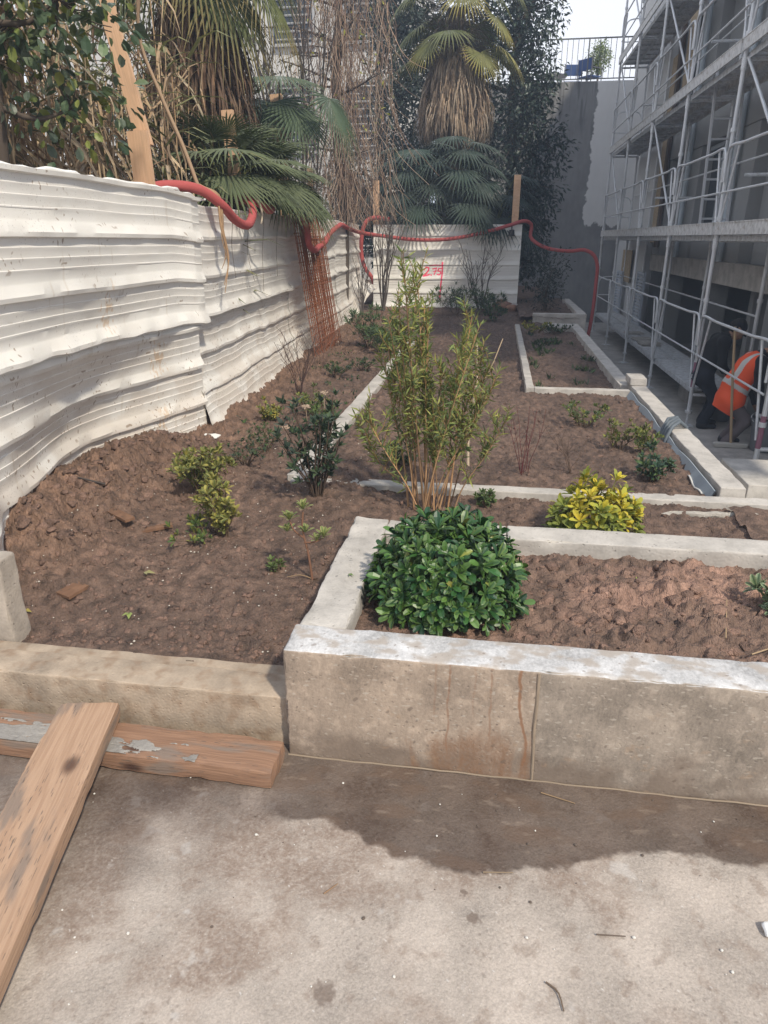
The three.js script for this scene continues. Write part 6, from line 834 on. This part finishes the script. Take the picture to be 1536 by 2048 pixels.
{
  const r = rngOf(810);
  const peb = (n, place, c, name, label) => { const L = [], base = new THREE.IcosahedronGeometry(1, 0); for (let i = 0; i < n; i++) { const [x, y, z] = place(), s = 0.0014 + 0.004 * Math.pow(r(), 3); L.push(base.clone().scale(s, s * 0.7, s * (0.7 + r() * 0.6)).rotateY(r() * 6).translate(x, y + s * 0.4, z)); } stuff(name, merge(L), std(c, 0.9), label, 'grit'); };
  peb(90, () => [-1.4 + r() * 2.6, 0.001, -1.78 + r() * r() * 1.1], [0.11, 0.085, 0.07], 'grit', 'dark crumbs of earth on the concrete slab'); peb(70, () => [-1.2 + r() * 2.4, 0.001, -1.76 + r() * 1.0], [0.6, 0.58, 0.54], 'grit', 'tiny white stone chips on the concrete slab'); peb(500, () => { const z = -2.1 - r() * 2.5, x = -2.0 + r() * 1.3; return [x, soilHeight(x, z) + 0.002, z]; }, [0.5, 0.46, 0.4], 'grit', 'pale stone chips in the soil of the left bed');
  const leafOf = (x, y, z, s, c, label, rot) => { const C = new Cloud(); C.add(OVAL, V(0, 0, 0), V(Math.cos(rot), 0.12, Math.sin(rot)), V(0, 1, 0.2), s, c); C.add(OVAL, V(0.004, 0, 0.004), V(Math.cos(rot + 0.7), 0.3, Math.sin(rot + 0.7)), V(0, 1, -0.3), s * 0.8, c); single('fallen_leaf', C.geo(), LEAF, label, 'leaf', 'fallen leaves', [x, y + 0.006, z]); };
  leafOf(-1.38, soilY(-1.38, -2.28) + 0.004, -2.28, 0.06, [0.3, 0.38, 0.09], 'pale green fallen leaf on the soil near the kerb', 1.2); leafOf(-1.47, soilY(-1.47, -2.58) + 0.004, -2.58, 0.06, [0.32, 0.3, 0.12], 'yellow-green fallen leaf in the middle of the open soil', 0.1); leafOf(-1.83, soilY(-1.83, -2.25) + 0.004, -2.25, 0.05, [0.4, 0.33, 0.07], 'yellow fallen leaf beside the concrete pier', 0.3); leafOf(0.64, planterHeight(0.64, -2.66), -2.66, 0.055, [0.32, 0.42, 0.07], 'fresh green fallen leaf on the planter soil', 2.2); leafOf(-0.5, 0.402, -2.35, 0.03, [0.14, 0.22, 0.06], 'tiny green leaf lying on the planter side wall', 0.6);
  const stick = (pts, rr, c, label) => single('stick', colGeo(limb(pts, rr, rr * 0.7, 5, 3), c), barkMat, label, 'stick', 'loose sticks');
  stick([[0.2, 0.004, -1.15], [0.225, 0.006, -1.13], [0.235, 0.004, -1.09]], 0.0024, [0.14, 0.1, 0.07], 'bent twig lying on the dry slab'); stick([[-0.36, 0.004, -1.3], [-0.33, 0.005, -1.335]], 0.002, [0.26, 0.16, 0.09], 'short brown twig on the slab beside the orange plank'); stick([[0.22, 0.006, -1.75], [0.32, 0.006, -1.72]], 0.0025, [0.25, 0.17, 0.1], 'thin straw lying in the damp at the planter foot'); stick([[0.05, 0.005, -1.43], [0.13, 0.006, -1.44]], 0.002, [0.24, 0.18, 0.12], 'thin straw on the rim of the damp patch'); stick([[0.83, 0.34, -2.2], [0.9, 0.36, -2.45]], 0.0025, [0.34, 0.24, 0.14], 'long straw leaning on the clods in the planter'); stick([[0.88, 0.345, -2.1], [1.0, 0.36, -2.16]], 0.003, [0.36, 0.26, 0.16], 'dry stick poking from the planter soil'); stick([[0.33, 0.004, -1.29], [0.4, 0.005, -1.295]], 0.002, [0.12, 0.09, 0.07], 'thin dark twig on the dry slab'); stick([[-2.0, soilY(-2.0, -3.25) + 0.02, -3.25], [-2.12, soilY(-2.05, -3.2) + 0.06, -3.2]], 0.006, [0.06, 0.05, 0.045], 'short dark peg sticking out of the mound by the fence');
  // scraps on the soil
  const scrap = (x, z, l, w, turn, label) => { const m = single('wood_scrap', box(l, 0.014, w), std([0.7, 0.65, 0.6], 0.9, { map: plankWood[1] }), label, 'wood scrap', undefined, [x, soilY(x, z) + 0.012, z]); m.rotation.set(0.06, turn, 0.05); };
  scrap(-1.78, -2.98, 0.2, 0.05, -0.6, 'muddy strip of wood lying on the slope of the mound'); scrap(-1.6, -2.98, 0.16, 0.035, 0.5, 'second muddy wood strip meeting the first at a corner'); scrap(-1.55, -3.55, 0.1, 0.03, 0.5, 'pale splinter of wood beside the yellow-green shrub'); scrap(-1.7, -2.4, 0.1, 0.08, 1.2, 'broken brown tile scrap pressed into the soil');
  single('paper_scrap', block(-0.06, 0.06, 0, 0.012, -0.045, 0.045, { seg: 0.02, r: 0.004, rough: 0.02 }), std([0.7, 0.69, 0.66], 0.8), 'crumpled white scrap by the fence foot', 'paper', undefined, [-1.98, soilY(-1.98, -4.65) + 0.012, -4.65]);
  single('plaster_lump', block(-0.022, 0.022, 0, 0.018, -0.018, 0.018, { seg: 0.01, r: 0.008, rough: 0.02 }), std([0.75, 0.75, 0.74], 0.8), 'small white plaster lump on the slab beyond the damp patch', 'plaster', undefined, [0.76, 0.004, -1.36]);
  for (const [x, z, s, label] of [[0.12, -14.82, 0.2, 'large brown stone under the corner of the back fence'], [0.36, -14.8, 0.12, 'pale stone wedged at the end of the back fence'], [0.3, -14.55, 0.13, 'brown stone lying before the end of the back fence']]) { let g = new THREE.IcosahedronGeometry(s, 3); g.deleteAttribute('uv'); g.deleteAttribute('normal'); g = mergeVertices(g, 1e-4); const p = g.attributes.position; for (let i = 0; i < p.count; i++) { const k = 1 + 0.35 * fbm3(p.getX(i) * 5 + x * 9, p.getY(i) * 5, p.getZ(i) * 5, 4); p.setXYZ(i, p.getX(i) * k, p.getY(i) * k * 0.7, p.getZ(i) * k * 0.8); } g.computeVertexNormals(); single('stone', metreUV(g), label.startsWith('pale') ? concrete : std([2.0, 1.7, 1.5], 0.9, { map: soilTex }), label, 'stone', 'stones under the back fence', [x, 0.3, z]); }
  // weeds and seedlings as ground cover in the corner bed and along the strip
  const C = new Cloud(); for (let i = 0; i < 1100; i++) { const x = 0.42 + r() * 0.72, z = -6.7 - r() * 4.4, y = soilHeight(x, z), n = fbm2(x * 2, z * 1.2, 2); if (n < 0.3) continue; for (let k = 0; k < 4; k++) C.add(r() < 0.5 ? LANCE : OVAL, V(x + (r() - 0.5) * 0.05, y, z + (r() - 0.5) * 0.05), rdir(r).setY(0.6 + r()), rdir(r), 0.035 + r() * 0.05, vary(r, pick(r, [DG, G1, [0.06, 0.075, 0.03]]), 0.3)); }
  for (let i = 0; i < 260; i++) { const x = -1.95 + r() * 0.85, z = -4.4 - r() * 5, y = soilHeight(x, z); if (fbm2(x * 3 + 8, z * 1.7, 2) < 0.1) continue; for (let k = 0; k < 4; k++) C.add(OVAL, V(x + (r() - 0.5) * 0.06, y, z + (r() - 0.5) * 0.06), rdir(r).setY(0.5 + r()), rdir(r), 0.02 + r() * 0.03, vary(r, pick(r, [DG, G1]), 0.3)); }
  stuff('ground_cover', C.geo(), LEAF, 'low weeds and seedlings sprouting from the soil beds', 'weeds');
}

renderer.render(scene, camera);
